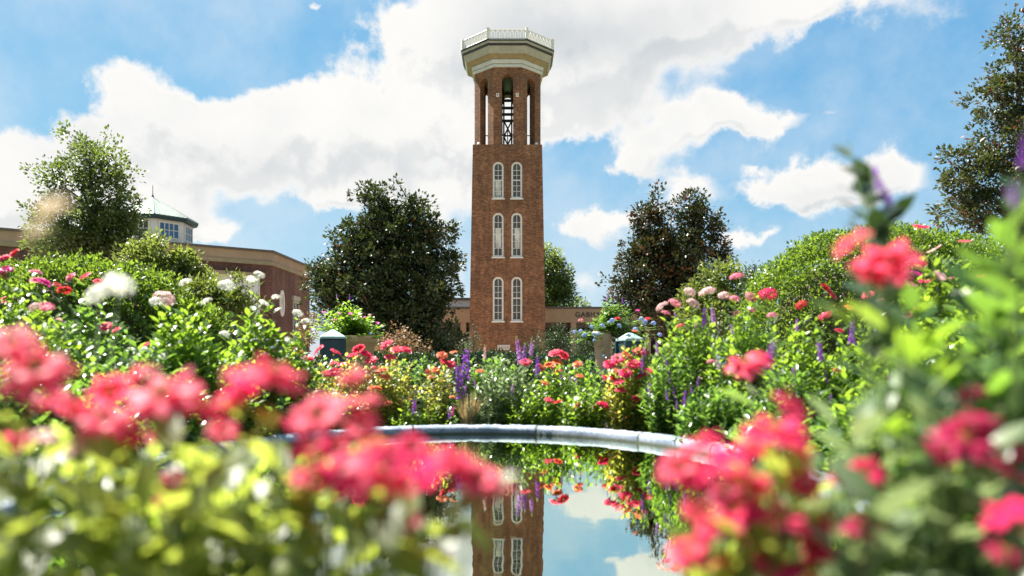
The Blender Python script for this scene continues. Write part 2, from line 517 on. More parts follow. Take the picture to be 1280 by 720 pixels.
def leaf_mesh(name, pos, axis, up, L, W, m, templ=T_FLAT, tint=None, smooth=None):
    V, Fs, k = leaves_np(pos, axis, up, L, W, templ)
    if tint is None: tint = RG.random(len(pos))
    return mesh_np(name, V, Fs, [m], tint=np.repeat(tint, k), smooth=(templ is T_FULL) if smooth is None else smooth)


# ------------------------------------------------------------------ trees, hedges
def tree(name, label, cat, depth, foot, lobes, clumps, per, cr, L, W, lm, bark='bark', tr=.25, limbs=50, group=None, shell=.45, squash=.85, seed=1, lean=0.0, templ=T_FLAT, rag=.22, gaps=-1.6):
    """lobes: crown ellipsoids by photo pixel (px, py, rx, ry[, depth offset, depth radius])."""
    g = np.random.default_rng(seed)
    base = P(foot, HZ, depth); base.z = 0
    root = thing(name, base, label, cat, group)
    s = depth / F
    cs, rs = [], []
    for l in lobes:
        dy = l[4] if len(l) > 4 else 0
        c = P(l[0], l[1], depth); rx, rz = l[2] * s, l[3] * s
        ry = l[5] if len(l) > 5 else rx * squash
        cs.append((c.x, c.y + dy, c.z)); rs.append((rx, ry, rz))
    cs, rs = np.array(cs), np.array(rs)
    w = np.prod(rs, 1) ** .75; w /= w.sum()
    which = g.choice(len(lobes), clumps, p=w)
    d = nrm(g.normal(size=(clumps, 3)))
    r = g.random(clumps) ** shell
    ph = g.uniform(0, 6.28, (len(lobes), 3))[which]
    r *= 1 + rag * (np.sin(d @ np.array([5.1, 3.2, 4.3]) + ph[:, 0]) * np.sin(d @ np.array([-3.7, 6.1, 5.2]) + ph[:, 1]) + .5 * np.sin(d @ np.array([11., 9., 13.]) + ph[:, 2]))
    C = cs[which] + d * r[:, None] * rs[which]
    C[:, 2] = np.maximum(C[:, 2], .25)
    ext = rs.mean()
    fld = np.zeros(clumps)
    for _ in range(5):
        fld += np.sin(C @ (nrm(g.normal(size=3)) * 6.28 / (ext * g.uniform(.5, 1.1))) + g.uniform(0, 6.28))
    ok = fld > gaps
    C, d, which = C[ok], d[ok], which[ok]; clumps = len(C)
    out = nrm(d * np.array([1, 1, .8]) + np.array([0, 0, .35]))
    # leaves of a clump
    n = clumps * per
    ci = np.repeat(np.arange(clumps), per)
    q = g.normal(size=(n, 3)); q = nrm(q) * (g.random((n, 1)) ** .5)
    size = cr * g.uniform(.5, 1.5, clumps)
    pos = C[ci] + q * size[ci][:, None]
    ax = nrm(q + out[ci] * .55 + g.normal(size=(n, 3)) * .35)
    up = nrm(np.array([0, 0, 1.]) + q * .7 + g.normal(size=(n, 3)) * .5)
    Ls = L * g.uniform(.65, 1.25, n)
    tint = np.clip(.25 + g.random(clumps)[ci] * .35 + g.random(n) * .45 - .02, 0, 1)
    b = np.array(base)
    me = leaf_mesh(name + '_crown', pos - b, ax, up, Ls, Ls * W / L, M[lm], templ, tint)
    obj('crown', me, root)
    # trunk and limbs
    top = cs[np.argmax(cs[:, 2] + rs[:, 2] * .4)]
    H = top[2]
    tp = [np.array([b[0] + (top[0] - b[0]) * t ** 1.4 + lean * math.sin(t * 3), b[1] + (top[1] - b[1]) * t, H * t]) for t in np.linspace(0, 1, 8)]
    VV, FF = [], []; o = 0

    def addt(pts, rr, nn):
        nonlocal o
        V, Fq = tube_np(np.array(pts) - b, rr, nn); VV.append(V); FF.append(Fq + o); o += len(V)
    addt(tp, np.linspace(tr, tr * .18, 8), 8)
    idx = g.choice(clumps, min(limbs, clumps), replace=False)
    tpa = np.array(tp)
    for i in idx:
        c = C[i]; hd = np.hypot(c[0] - tpa[:, 0], c[1] - tpa[:, 1]).mean()
        za = np.clip(c[2] - .75 * hd, H * .12, H * .95)
        k = np.interp(za, tpa[:, 2], np.arange(8))
        a = np.array([np.interp(k, np.arange(8), tpa[:, j]) for j in range(3)])
        ts = np.linspace(0, 1, 6)[:, None]
        mid = (a + c) / 2 + np.array([0, 0, .12 * np.linalg.norm(c - a)]) + g.normal(size=3) * .05 * np.linalg.norm(c - a)
        pts = (1 - ts) ** 2 * a + 2 * ts * (1 - ts) * mid + ts ** 2 * c
        r0 = tr * g.uniform(.16, .36) * (1 - .6 * za / H)
        addt(pts, np.linspace(r0, r0 * .2, 6), 5)
    obj('trunk', mesh_np(name + '_trunk', np.concatenate(VV), [np.concatenate(FF)], [M[bark]], smooth=True), root)
    return root


def hedge(name, label, c, r, n, L, W, lm, cat='hedge', group=None, seed=1, pw=2.5, rough=.085):
    g = np.random.default_rng(seed)
    c = np.array(c, float); r = np.array(r, float)
    root = thing(name, (c[0], c[1], 0), label, cat, group)
    d = nrm(g.normal(size=(n, 3))); d[:, 2] = np.where(d[:, 2] < -.35, -d[:, 2], d[:, 2])
    k = (np.abs(d) ** pw).sum(1) ** (-1 / pw)
    bumps = 1 + rough * np.sin(d @ np.array([7.1, 5.3, 6.2])) * np.cos(d @ np.array([-4.2, 8.1, 5.7])) + rough * .5 * np.sin(d @ np.array([19, 17, 23.])) + rough * .5 * np.sin(d @ np.array([31., 43., 37.]))
    p = d * (k * bumps * (1 - .16 * g.random(n) ** 1.5 + .03 * g.random(n) ** 6))[:, None]
    nn = nrm(np.sign(p) * np.abs(p) ** (pw - 1) / r)
    pos = p * r + np.array([0, 0, c[2]])
    keep = pos[:, 2] > .02
    pos, nn = pos[keep], nn[keep]; n = len(pos)
    ax = nrm(nn * .9 + g.normal(size=(n, 3)) * .75 + np.array([0, 0, .25]))
    up = nrm(nn + g.normal(size=(n, 3)) * .6)
    Ls = L * g.uniform(.4, 1.5, n)
    obj('foliage', leaf_mesh(name + '_foliage', pos, ax, up, Ls, Ls * W / L, M[lm]), root)
    # twiggy inside
    mb = MB(); N = 20; loops = []
    for a in np.linspace(-.9, 1, 10):
        zz = a
        rr = max(1e-3, (1 - abs(zz) ** pw)) ** (1 / pw) * .78
        loops.append([(rr * r[0] * math.copysign(abs(math.cos(t)) ** (2 / pw), math.cos(t)), rr * r[1] * math.copysign(abs(math.sin(t)) ** (2 / pw), math.sin(t)), max(.01, c[2] + zz * r[2] * .78)) for t in np.arange(N) * 2 * np.pi / N])
    mb.ring(loops).build('twigs', M['bark'], root)
    return root


# ------------------------------------------------------------------ flower heads (shared mesh data)
FL = {}


def petal_ring(V, Fq, tint, n, r0, r1, w, lift, droop, g, phase=0.0, z0=0.0, cols=3, rows=4):
    for i in range(n):
        a = 2 * math.pi * (i + phase + g.uniform(-.18, .18)) / n
        ca, sa = math.cos(a), math.sin(a)
        rr = r1 * g.uniform(.86, 1.1); b = len(V); li = lift + g.uniform(-.1, .1); tn = g.random()
        for j in range(rows):
            t = j / (rows - 1)
            rad_ = r0 + (rr - r0) * t
            ww = w * (0.35 + 1.0 * math.sin(math.pi * min(.92, .15 + t * .72)) ** .8) * (1 if j < rows - 1 else .62)
            z = z0 + li * t * r1 - droop * t * t * r1
            for k in range(cols):
                s = (k / (cols - 1) - .5) * 2
                V.append((ca * rad_ - sa * s * ww, sa * rad_ + ca * s * ww, z + .10 * r1 * (1 - s * s) * t))
                tint.append(min(1, max(0, .25 + .5 * tn + .25 * t)))
        for j in range(rows - 1):
            for k in range(cols - 1):
                p = b + j * cols + k
                Fq.append((p, p + 1, p + cols + 1, p + cols))


def zinnia(color, seed):
    key = ('zinnia', color, seed)
    if key in FL: return FL[key]
    g = np.random.default_rng(seed + 50)
    V, Fq, tn = [], [], []
    petal_ring(V, Fq, tn, 11 + seed % 3, .16, 1.0, .23, .18, .34, g, 0, 0)
    petal_ring(V, Fq, tn, 10, .14, .80, .20, .34, .26, g, .5, .05)
    if seed % 2: petal_ring(V, Fq, tn, 8, .12, .55, .16, .55, .1, g, .25, .09)
    FL[key] = mesh_np('zinnia_petals', np.array(V), [np.array(Fq)], [PET[color]], tint=tn, smooth=True)
    return FL[key]


def ragged(color, seed):
    """an open single zinnia of few, uneven petals"""
    key = ('ragged', color, seed)
    if key in FL: return FL[key]
    g = np.random.default_rng(seed + 70)
    V, Fq, tn = [], [], []
    petal_ring(V, Fq, tn, 8 + seed % 2, .14, 1.0, .20, .16 + .1 * (seed % 3), .42, g, 0, 0)
    petal_ring(V, Fq, tn, 5, .14, .78, .17, .42, .2, g, .4, .05)
    FL[key] = mesh_np('ragged_petals', np.array(V), [np.array(Fq)], [PET[color]], tint=tn, smooth=True)
    return FL[key]


def eye_mesh():
    if 'eye' in FL: return FL['eye']
    V, Fq, tn = [], [], []
    n = 34
    for i in range(n):
        r = .24 * math.sqrt((i + .5) / n); a = i * 2.39996
        x, y, z = r * math.cos(a), r * math.sin(a), .12 + .16 * (1 - (r / .24) ** 2)
        b = len(V)
        for k in range(4): V.append((x + .04 * math.cos(k * 1.57 + a), y + .04 * math.sin(k * 1.57 + a), z - .06))
        V.append((x * 1.06, y * 1.06, z + .06))
        tn += [r / .24] * 4 + [min(1, r / .24 + .15)]
        for k in range(4): Fq.append((b + k, b + (k + 1) % 4, b + 4))
    # a base below the eye, the green cup
    FL['eye'] = mesh_np('zinnia_eye', np.array(V), [np.array(Fq)], [M['eye']], tint=tn)
    return FL['eye']


def umbel(color, seed, n=38, flat=.55):
    key = ('umbel', color, seed, n)
    if key in FL: return FL[key]
    g = np.random.default_rng(seed + 90)
    V, Fq, tn = [], [], []
    for i in range(n):
        ph = math.acos(1 - .95 * (i + .5) / n); a = i * 2.39996 + g.uniform(-.2, .2)
        nn = np.array([math.sin(ph) * math.cos(a), math.sin(ph) * math.sin(a), math.cos(ph)])
        rr = g.uniform(.86, 1.04)
        c = nn * np.array([1, 1, flat]) * .82 * rr
        s = nrm(np.cross(nn, [0.3, .5, .8])); u = np.cross(nn, s); spin = g.uniform(0, 6.28); fr = .20 * g.uniform(.8, 1.2); t0 = g.random()
        for k in range(5):
            th = spin + k * 1.2566
            dv = math.cos(th) * s + math.sin(th) * u; pv = -math.sin(th) * s + math.cos(th) * u
            b = len(V)
            for q in (c + nn * .01, c + dv * fr * .6 + pv * fr * .36 + nn * .05, c + dv * fr * 1.08 + nn * .02, c + dv * fr * .6 - pv * fr * .36 + nn * .05): V.append(tuple(q))
            tn += [max(0, t0 - .35), t0, t0, t0]
            Fq.append((b, b + 1, b + 2, b + 3))
    FL[key] = mesh_np('umbel_florets', np.array(V), [np.array(Fq)], [PET[color]], tint=tn)
    return FL[key]


def single(color, seed):
    """a flat five-petal flower"""
    key = ('single', color, seed)
    if key in FL: return FL[key]
    g = np.random.default_rng(seed + 10)
    V, Fq, tn = [], [], []
    petal_ring(V, Fq, tn, 5, .06, 1.0, .42, .12, .05, g)
    FL[key] = mesh_np('single_petals', np.array(V), [np.array(Fq)], [PET[color]], tint=tn, smooth=True)
    return FL[key]


def spike(color, seed):
    """an upright flower spike, one unit tall, from z 0 to 1"""
    key = ('spike', color, seed)
    if key in FL: return FL[key]
    g = np.random.default_rng(seed + 30)
    V, Fq, tn, mi = [], [], [], []
    n = 26
    for i in range(n):
        t = .04 + .80 * i / n; a = i * 2.4 + g.uniform(-.3, .3)
        rr = .075 * (1.1 - .55 * t) * g.uniform(.8, 1.2)
        dv = np.array([math.cos(a), math.sin(a), .25]); c = np.array([dv[0] * rr, dv[1] * rr, t])
        s = np.array([-math.sin(a), math.cos(a), 0]); u = np.array([-.25 * math.cos(a), -.25 * math.sin(a), 1.])
        fr = .056 * (1.15 - .6 * t) * g.uniform(.8, 1.2); t0 = g.random()
        for k in range(4):
            th = .785 + k * 1.5708
            e = math.cos(th) * s + math.sin(th) * u; f_ = -math.sin(th) * s + math.cos(th) * u
            b = len(V)
            for q in (c, c + e * fr * .7 + f_ * fr * .5 + dv * .012, c + e * fr * 1.25 + dv * .02, c + e * fr * .7 - f_ * fr * .5 + dv * .012): V.append(tuple(q))
            tn += [t0 * .5, t0, t0, t0]
            Fq.append((b, b + 1, b + 2, b + 3)); mi.append(0)
    for i in range(16):   # green buds at the tip
        t = .82 + .18 * i / 16; a = i * 2.4; rr = .03 * (1.2 - t) * 3
        c = np.array([math.cos(a) * rr, math.sin(a) * rr, t]); b = len(V)
        for q in ((.014, 0, 0), (0, .014, 0), (-.014, 0, 0), (0, -.014, 0)): V.append(tuple(c + np.array(q)))
        V.append(tuple(c + np.array([math.cos(a) * .012, math.sin(a) * .012, .035])))
        tn += [g.random()] * 5
        for k in range(4): Fq.append((b + k, b + (k + 1) % 4, b + 4, b + 4)); mi.append(1)
    Vt, Ft = tube_np([(0, 0, -.02), (0, 0, .5), (0, 0, .98)], [.012, .010, .004], 4)
    b = len(V); V += [tuple(x) for x in Vt]; tn += [.3] * len(Vt)
    tri = [f[:3] for f, m_ in zip(Fq, mi) if m_ == 1]; quad = [f for f, m_ in zip(Fq, mi) if m_ == 0]
    FL[key] = mesh_np('spike_florets', np.array(V), [np.array(quad), np.array(tri), Ft + b], [PET[color], M['leaf_bright']], [0, 1, 1], tint=tn)
    return FL[key]


def flower_mesh(kind, color, seed):
    return {'z': zinnia, 'r': ragged, 'u': umbel, 's': single, 'k': spike}[kind](color, seed)


# ------------------------------------------------------------------ flowering plants
def bez(a, m_, c, n=6):
    t = np.linspace(0, 1, n)[:, None]
    return (1 - t) ** 2 * a + 2 * t * (1 - t) * m_ + t ** 2 * c


def plant(name, label, base, tips, flowers, L=.04, W=.017, per=18, lm='leaf_bright', group=None, seed=1, cat='plant', stem_r=.0022, spread=.3, leaf_from=.18, near=False, templ=T_FULL, droop=.25, fl_leaves=8):
    """tips: (n,3) ends of the leafy stems. flowers: (kind, colour, position, radius or length, facing)."""
    g = np.random.default_rng(seed)
    b = np.array(base, float); tips = np.array(tips, float)
    root = thing(name, base, label, cat, group)
    VV, FF = [], []; o = 0
    LP, LA, LU, LS = [], [], [], []

    def stem(tip, nleaf, r, t0):
        nonlocal o
        a = b + np.array([(tip[0] - b[0]) * spread, (tip[1] - b[1]) * spread, 0])
        m_ = (a + tip) / 2 + np.array([(a[0] - tip[0]) * .25, (a[1] - tip[1]) * .25, .10 * (tip[2] - a[2])]) + g.normal(size=3) * .04 * (tip[2] - a[2])
        pts = bez(a, m_, tip)
        V, Fq = tube_np(pts - b, np.linspace(r, r * .5, 6), 4); VV.append(V); FF.append(Fq + o); o += len(V)
        if nleaf <= 0: return
        t = t0 + (1 - t0) * (np.arange(nleaf) + g.random(nleaf) * .6) / nleaf
        t = np.clip(t, 0, 1)
        p = np.stack([np.interp(t * 5, np.arange(6), pts[:, j]) for j in range(3)], 1)
        tg = nrm(np.gradient(pts, axis=0)); tg = np.stack([np.interp(t * 5, np.arange(6), tg[:, j]) for j in range(3)], 1)
        az = np.arange(nleaf) * 2.2 + g.uniform(0, 6.28) + g.normal(size=nleaf) * .3
        h = np.stack([np.cos(az), np.sin(az), np.zeros(nleaf)], 1)
        ax = nrm(h + tg * (.25 + .6 * (t[:, None] ** 3)) + np.array([0, 0, -droop + .35]) * g.uniform(.2, 1.3, (nleaf, 1)))
        up = nrm(np.array([0, 0, 1.]) - h * .35 + g.normal(size=(nleaf, 3)) * .35)
        LP.append(p); LA.append(ax); LU.append(up); LS.append((1.15 - .35 * t) * g.uniform(.6, 1.25, nleaf))
    for tip in tips: stem(tip, per, stem_r, leaf_from)
    for (kind, color, pos, r, face) in flowers:
        pos = np.array(pos, float); face = nrm(np.array(face, float))
        stem(pos - face * r * .08 if kind != 'k' else pos, fl_leaves, stem_r, .45)
        fo = obj('flower', flower_mesh(kind, color, int(g.integers(0, 4))), root)
        q = Vector(face).to_track_quat('Z', 'Y')
        fo.rotation_euler = (q.to_matrix() @ Matrix.Rotation(g.uniform(0, 6.28), 3, 'Z')).to_euler()
        fo.location = Vector(pos - b); fo.scale = (r, r, r)
        if kind in 'zr':
            obj('flower_eye', eye_mesh(), fo)
    P_, A_, U_, S_ = (np.concatenate(x) for x in (LP, LA, LU, LS))
    Ls = L * S_
    obj('foliage', leaf_mesh(name + '_foliage', P_ - b, A_, U_, Ls, Ls * W / L, M[lm], templ), root)
    obj('stem', mesh_np(name + '_stem', np.concatenate(VV), [np.concatenate(FF)], [M['stem']], smooth=True), root)
    return root


def facing(g, side=.45, toward=.25):
    return (g.normal() * side, -toward + g.normal() * side, 1.0)


def bed_plant(name, label, px, top, half, depth, lm, flowers=(), rand=(), n=42, per=24, L=.04, W=.017, seed=1, group=None, flat=.35, low=.35):
    """A rounded bedding plant: px and half width in photo pixels at its depth, top row of its foliage.
    flowers: (kind, colour, px, py, radius px) at set places, rand: (kind, colour, radius px, count) scattered over the crown."""
    g = np.random.default_rng(seed + 1000)
    if 4.0 < depth < 4.7: top -= 7; half *= 1.08
    n = int(n * 1.7); per = max(per, 24); L *= 1.08; W *= 1.15
    s = depth / F
    c = P(px, HZ, depth); R = half * s; H = CZ + (HZ - top) * s
    a = g.uniform(0, 2 * math.pi, n); rr = R * np.sqrt(g.random(n))
    z = H * (1 - flat * (rr / R) ** 2) * (1 - (low + .15) * g.random(n) ** 1.3)
    tips = np.stack([c.x + rr * np.cos(a), c.y + rr * np.sin(a) * .9, z], 1)
    fl = []
    for (k, col, fx, fy, fr) in flowers:
        d = depth - R * g.uniform(.1, .7)
        p = P(fx, fy, d)
        if k == 'k': fl.append((k, col, (p.x, p.y, p.z - fr * s), fr * 2 * s, (g.normal() * .12, g.normal() * .12, 1)))
        else: fl.append((k, col, p, fr * s, facing(g)))
    for (k, col, fr, cnt) in rand:
        for _ in range(cnt):
            a_ = g.uniform(0, 6.28); q = R * math.sqrt(g.random()) * 1.0
            zz = H * (1 - flat * (q / R) ** 2) * g.uniform(.86, 1.04)
            if g.random() < .3: zz *= g.uniform(.6, .9); q = R * 1.0; a_ = g.uniform(-2.9, -.2)
            p = (c.x + q * math.cos(a_), c.y + q * math.sin(a_) * .9, zz)
            f = fr * s * g.uniform(.8, 1.15)
            if k == 'k': fl.append((k, col, p, f * 2, (g.normal() * .15, g.normal() * .15, 1)))
            else: fl.append((k, col, p, f, facing(g)))
    return plant(name, label, (c.x, c.y, 0), tips, fl, L, W, per, lm, group, seed)


def near_plant(name, label, lobes, flowers, root_px, root_d, lm, per=9, L=.052, W=.026, seed=1, group=None, fl_leaves=3):
    """A plant close to the lens. lobes: (px, py, rx, ry, depth0, depth1, stems); flowers: (kind, colour, px, py, radius px, depth)."""
    g = np.random.default_rng(seed + 500)
    base = P(root_px, HZ, root_d); base.z = 0
    tips = []
    for (x, y, rx, ry, d0, d1, n) in lobes:
        for _ in range(n):
            a = g.uniform(0, 6.28); r = math.sqrt(g.random())
            tips.append(tuple(P(x + rx * r * math.cos(a), y + ry * r * math.sin(a), g.uniform(d0, d1))))
    fl = []
    for (k, col, fx, fy, fr, d, *hang) in flowers:
        p = P(fx, fy, d); s = d / F
        if hang: fl.append((k, col, p, fr * 2 * s, hang[0]))
        elif k == 'k': fl.append((k, col, (p.x, p.y, p.z - fr * s), fr * 2 * s, (g.normal() * .1, g.normal() * .1, 1)))
        elif k == 'z':
            fl.append(('r', col, p, fr * .78 * s, facing(g, .35, .3)))
            for _ in range(1 if fr > 40 else 0):
                a = g.uniform(0, 6.28); q = P(fx + fr * 1.05 * math.cos(a), fy + fr * .62 * math.sin(a), d + g.uniform(-.03, .06))
                fl.append(('r', g.choice([col, col, 'coral', 'hot']), q, fr * g.uniform(.45, .66) * s, facing(g, .6, .3)))
        else: fl.append((k, col, p, fr * s, facing(g, .4, .35)))
    return plant(name, label, base, tips, fl, L, W, per, lm, group, seed, stem_r=.0016, leaf_from=.55, fl_leaves=fl_leaves, near=True)


# ================================================================== the setting
def make_ground():
    m, t, b, out = mat('lawn_and_mulch')
    tc = t.new('ShaderNodeTexCoord')
    n = t.smooth(t.noise(tc.outputs['Object'], 1.6, 8, .7), .3, .7)
    n2 = t.smooth(t.noise(tc.outputs['Object'], 40, 4, .6), .3, .7)
    grass = t.mix(n2, (.035, .07, .016, 1), (.075, .115, .03, 1))
    mulch = t.mix(n2, (.030, .020, .014, 1), (.085, .058, .04, 1))
    d = t.vec('LENGTH', t.vec('SUBTRACT', tc.outputs['Object'], (0, 3, 0)))
    k = t.smooth(t.math('ADD', d, t.math('MULTIPLY', n, 1.0)), 8.0, 8.6)
    t.put(b, 'Base Color', t.mix(k, mulch, grass)); b.inputs['Roughness'].default_value = .95
    bp = t.new('ShaderNodeBump'); bp.inputs['Strength'].default_value = .7; bp.inputs['Distance'].default_value = .02
    t.put(bp, 'Height', t.noise(tc.outputs['Object'], 60, 5, .7)); t.l.new(bp.outputs[0], b.inputs['Normal'])
    mb = MB()
    mb.add([(-900, -300, 0), (900, -300, 0), (900, 2500, 0), (-900, 2500, 0)], [(0, 1, 2, 3)])
    tag(mb.build('ground', m), kind='structure')


make_ground()


def make_bounce_plaza():
    m, t, b, out = mat('brick_paving')
    tc = t.new('ShaderNodeTexCoord')
    br = t.new('ShaderNodeTexBrick'); t.put(br, 'Vector', tc.outputs['Object'])
    br.inputs['Color1'].default_value = (.34, .24, .17, 1); br.inputs['Color2'].default_value = (.46, .34, .25, 1); br.inputs['Mortar'].default_value = (.40, .36, .30, 1)
    br.inputs['Scale'].default_value = 1.0; br.inputs['Brick Width'].default_value = .4; br.inputs['Row Height'].default_value = .2; br.inputs['Mortar Size'].default_value = .012
    n = t.smooth(t.noise(tc.outputs['Object'], .35, 6, .65), .3, .7, .8, 1.15)
    cx = t.new('ShaderNodeCombineXYZ'); [t.put(cx, i, n) for i in range(3)]
    t.put(b, 'Base Color', t.mix(1.0, br.outputs[0], cx.outputs[0], 'MULTIPLY')); b.inputs['Roughness'].default_value = .85
    mb = MB(); mb.add([(-26, 18, .004), (30, 18, .004), (34, 83, .004), (-24, 83, .004)], [(0, 1, 2, 3)])
    tag(mb.build('bounce_plaza', m), kind='structure')  # paving added to throw warm bounce light onto the tower


make_bounce_plaza()

PC = (-.18, 2.55)


def pool_loop(rx, ry, z, n=120):
    pts = []
    for i in range(n):
        a = 2 * math.pi * i / n; ca, sa = math.cos(a), math.sin(a)
        e = 2.0 if sa > 0 else 2.6; f = 1.0 if sa > 0 else 1.28
        k = (abs(ca) ** e + abs(sa) ** e) ** (-1 / e)
        pts.append((PC[0] + rx * k * ca, PC[1] + ry * f * k * sa, z))
    return pts


def make_pool():
    m, t, b, out = mat('blue_grey_stone')
    tc = t.new('ShaderNodeTexCoord')
    n = t.smooth(t.noise(tc.outputs['Object'], 7, 8, .7), .35, .68)  # blotches: stone mottling with the shade of overhanging leaves painted in
    sp = t.smooth(t.noise(tc.outputs['Object'], 70, 3, .6), .56, .66)
    c = t.mix(n, (.15, .19, .25, 1), (.36, .40, .46, 1)); c = t.mix(t.math('MULTIPLY', sp, .7), c, (.09, .11, .13, 1))
    sx = t.new('ShaderNodeSeparateXYZ'); t.put(sx, 0, tc.outputs['Object'])
    ang = t.math('FRACT', t.math('MULTIPLY', t.math('ARCTAN2', sx.outputs[1], sx.outputs[0]), 14 / 6.2832))
    joint = t.math('LESS_THAN', ang, .022)
    low = t.smooth(sx.outputs[2], .150, .172)          # a darker, greenish band up to just above the water
    c = t.mix(joint, c, (.05, .055, .05, 1)); c = t.mix(low, (.055, .065, .04, 1), c)
    t.put(b, 'Base Color', c); b.inputs['Roughness'].default_value = .72; b.inputs['Specular IOR Level'].default_value = .3
    bp = t.new('ShaderNodeBump'); bp.inputs['Strength'].default_value = .5; bp.inputs['Distance'].default_value = .004
    t.put(bp, 'Height', t.noise(tc.outputs['Object'], 60, 5, .7)); t.l.new(bp.outputs[0], b.inputs['Normal'])
    root = thing('pool_rim', (PC[0], PC[1], 0), 'pale blue grey stone rim of the round reflecting pool', 'pool rim')
    ri = (1.00, 1.40)
    prof = [(0, .05), (0, .172), (.005, .183), (.018, .190), (.05, .194), (.085, .190), (.099, .183), (.105, .170), (.105, .0)]
    mb = MB(); gw = random.Random(4); loops = []
    wob = [[gw.uniform(-.0028, .0028) for _ in range(360)] for _ in prof]
    for k, (d, z) in enumerate(prof):
        loops.append([(x - PC[0] + wob[k][i] * .6, y - PC[1] + wob[k][-i] * .6, z + (wob[k][i] if 0 < k < 8 else 0)) for i, (x, y, z_) in enumerate(pool_loop(ri[0] + d, ri[1] + d, z, 360))])
    mb.ring(loops, cap=False)
    mb.build('stone_ring', m, root, smooth=True)
    # joints between the stones and the metal joint strips would be below a pixel; the basin floor is dark
    fl = MB(); fl.add([(x - PC[0], y - PC[1], z) for x, y, z in pool_loop(ri[0] + .005, ri[1] + .005, .055)], [tuple(range(120))])
    fl.build('basin_floor', plain('dark_basin', (.03, .035, .015), .8), root)
    # water
    m, t, b, out = mat('still_dark_water')
    tc = t.new('ShaderNodeTexCoord')
    bp = t.new('ShaderNodeBump'); bp.inputs['Strength'].default_value = .035; bp.inputs['Distance'].default_value = .01
    t.put(bp, 'Height', t.noise(tc.outputs['Object'], 9, 2, .5))
    b.inputs['Base Color'].default_value = (.045, .045, .006, 1); b.inputs['Roughness'].default_value = .3
    gl = t.new('ShaderNodeBsdfGlossy'); gl.inputs['Roughness'].default_value = .004; gl.inputs['Color'].default_value = (.80, .86, .74, 1)
    t.l.new(bp.outputs[0], gl.inputs['Normal'])
    fr = t.new('ShaderNodeFresnel'); fr.inputs[0].default_value = 2.5
    mx = t.new('ShaderNodeMixShader'); t.put(mx, 0, fr.outputs[0])
    t.l.new(b.outputs[0], mx.inputs[1]); t.l.new(gl.outputs[0], mx.inputs[2]); t.l.new(mx.outputs[0], out.inputs[0])
    w = MB(); w.add(pool_loop(ri[0] + .004, ri[1] + .004, .15), [tuple(range(120))])
    tag(w.build('water', m), kind='structure')


make_pool()


# ------------------------------------------------------------------ bell tower
def arch(cx, w, z0, z1, n=12, grow=0.0):
    """an outline with a round head in x,z, counter-clockwise from -y."""
    r = w / 2 + grow
    zt = z1 - w / 2
    pts = [(cx - r, z0 - grow), (cx + r, z0 - grow)]
    for i in range(n + 1):
        a = math.pi * i / n
        pts.append((cx + r * math.cos(a), zt + r * math.sin(a)))
    return pts


def octagon(a, rot=0.0):
    R = a / math.cos(math.pi / 8)
    return [(R * math.cos(math.pi / 8 + k * math.pi / 4 + rot), R * math.sin(math.pi / 8 + k * math.pi / 4 + rot)) for k in range(8)]


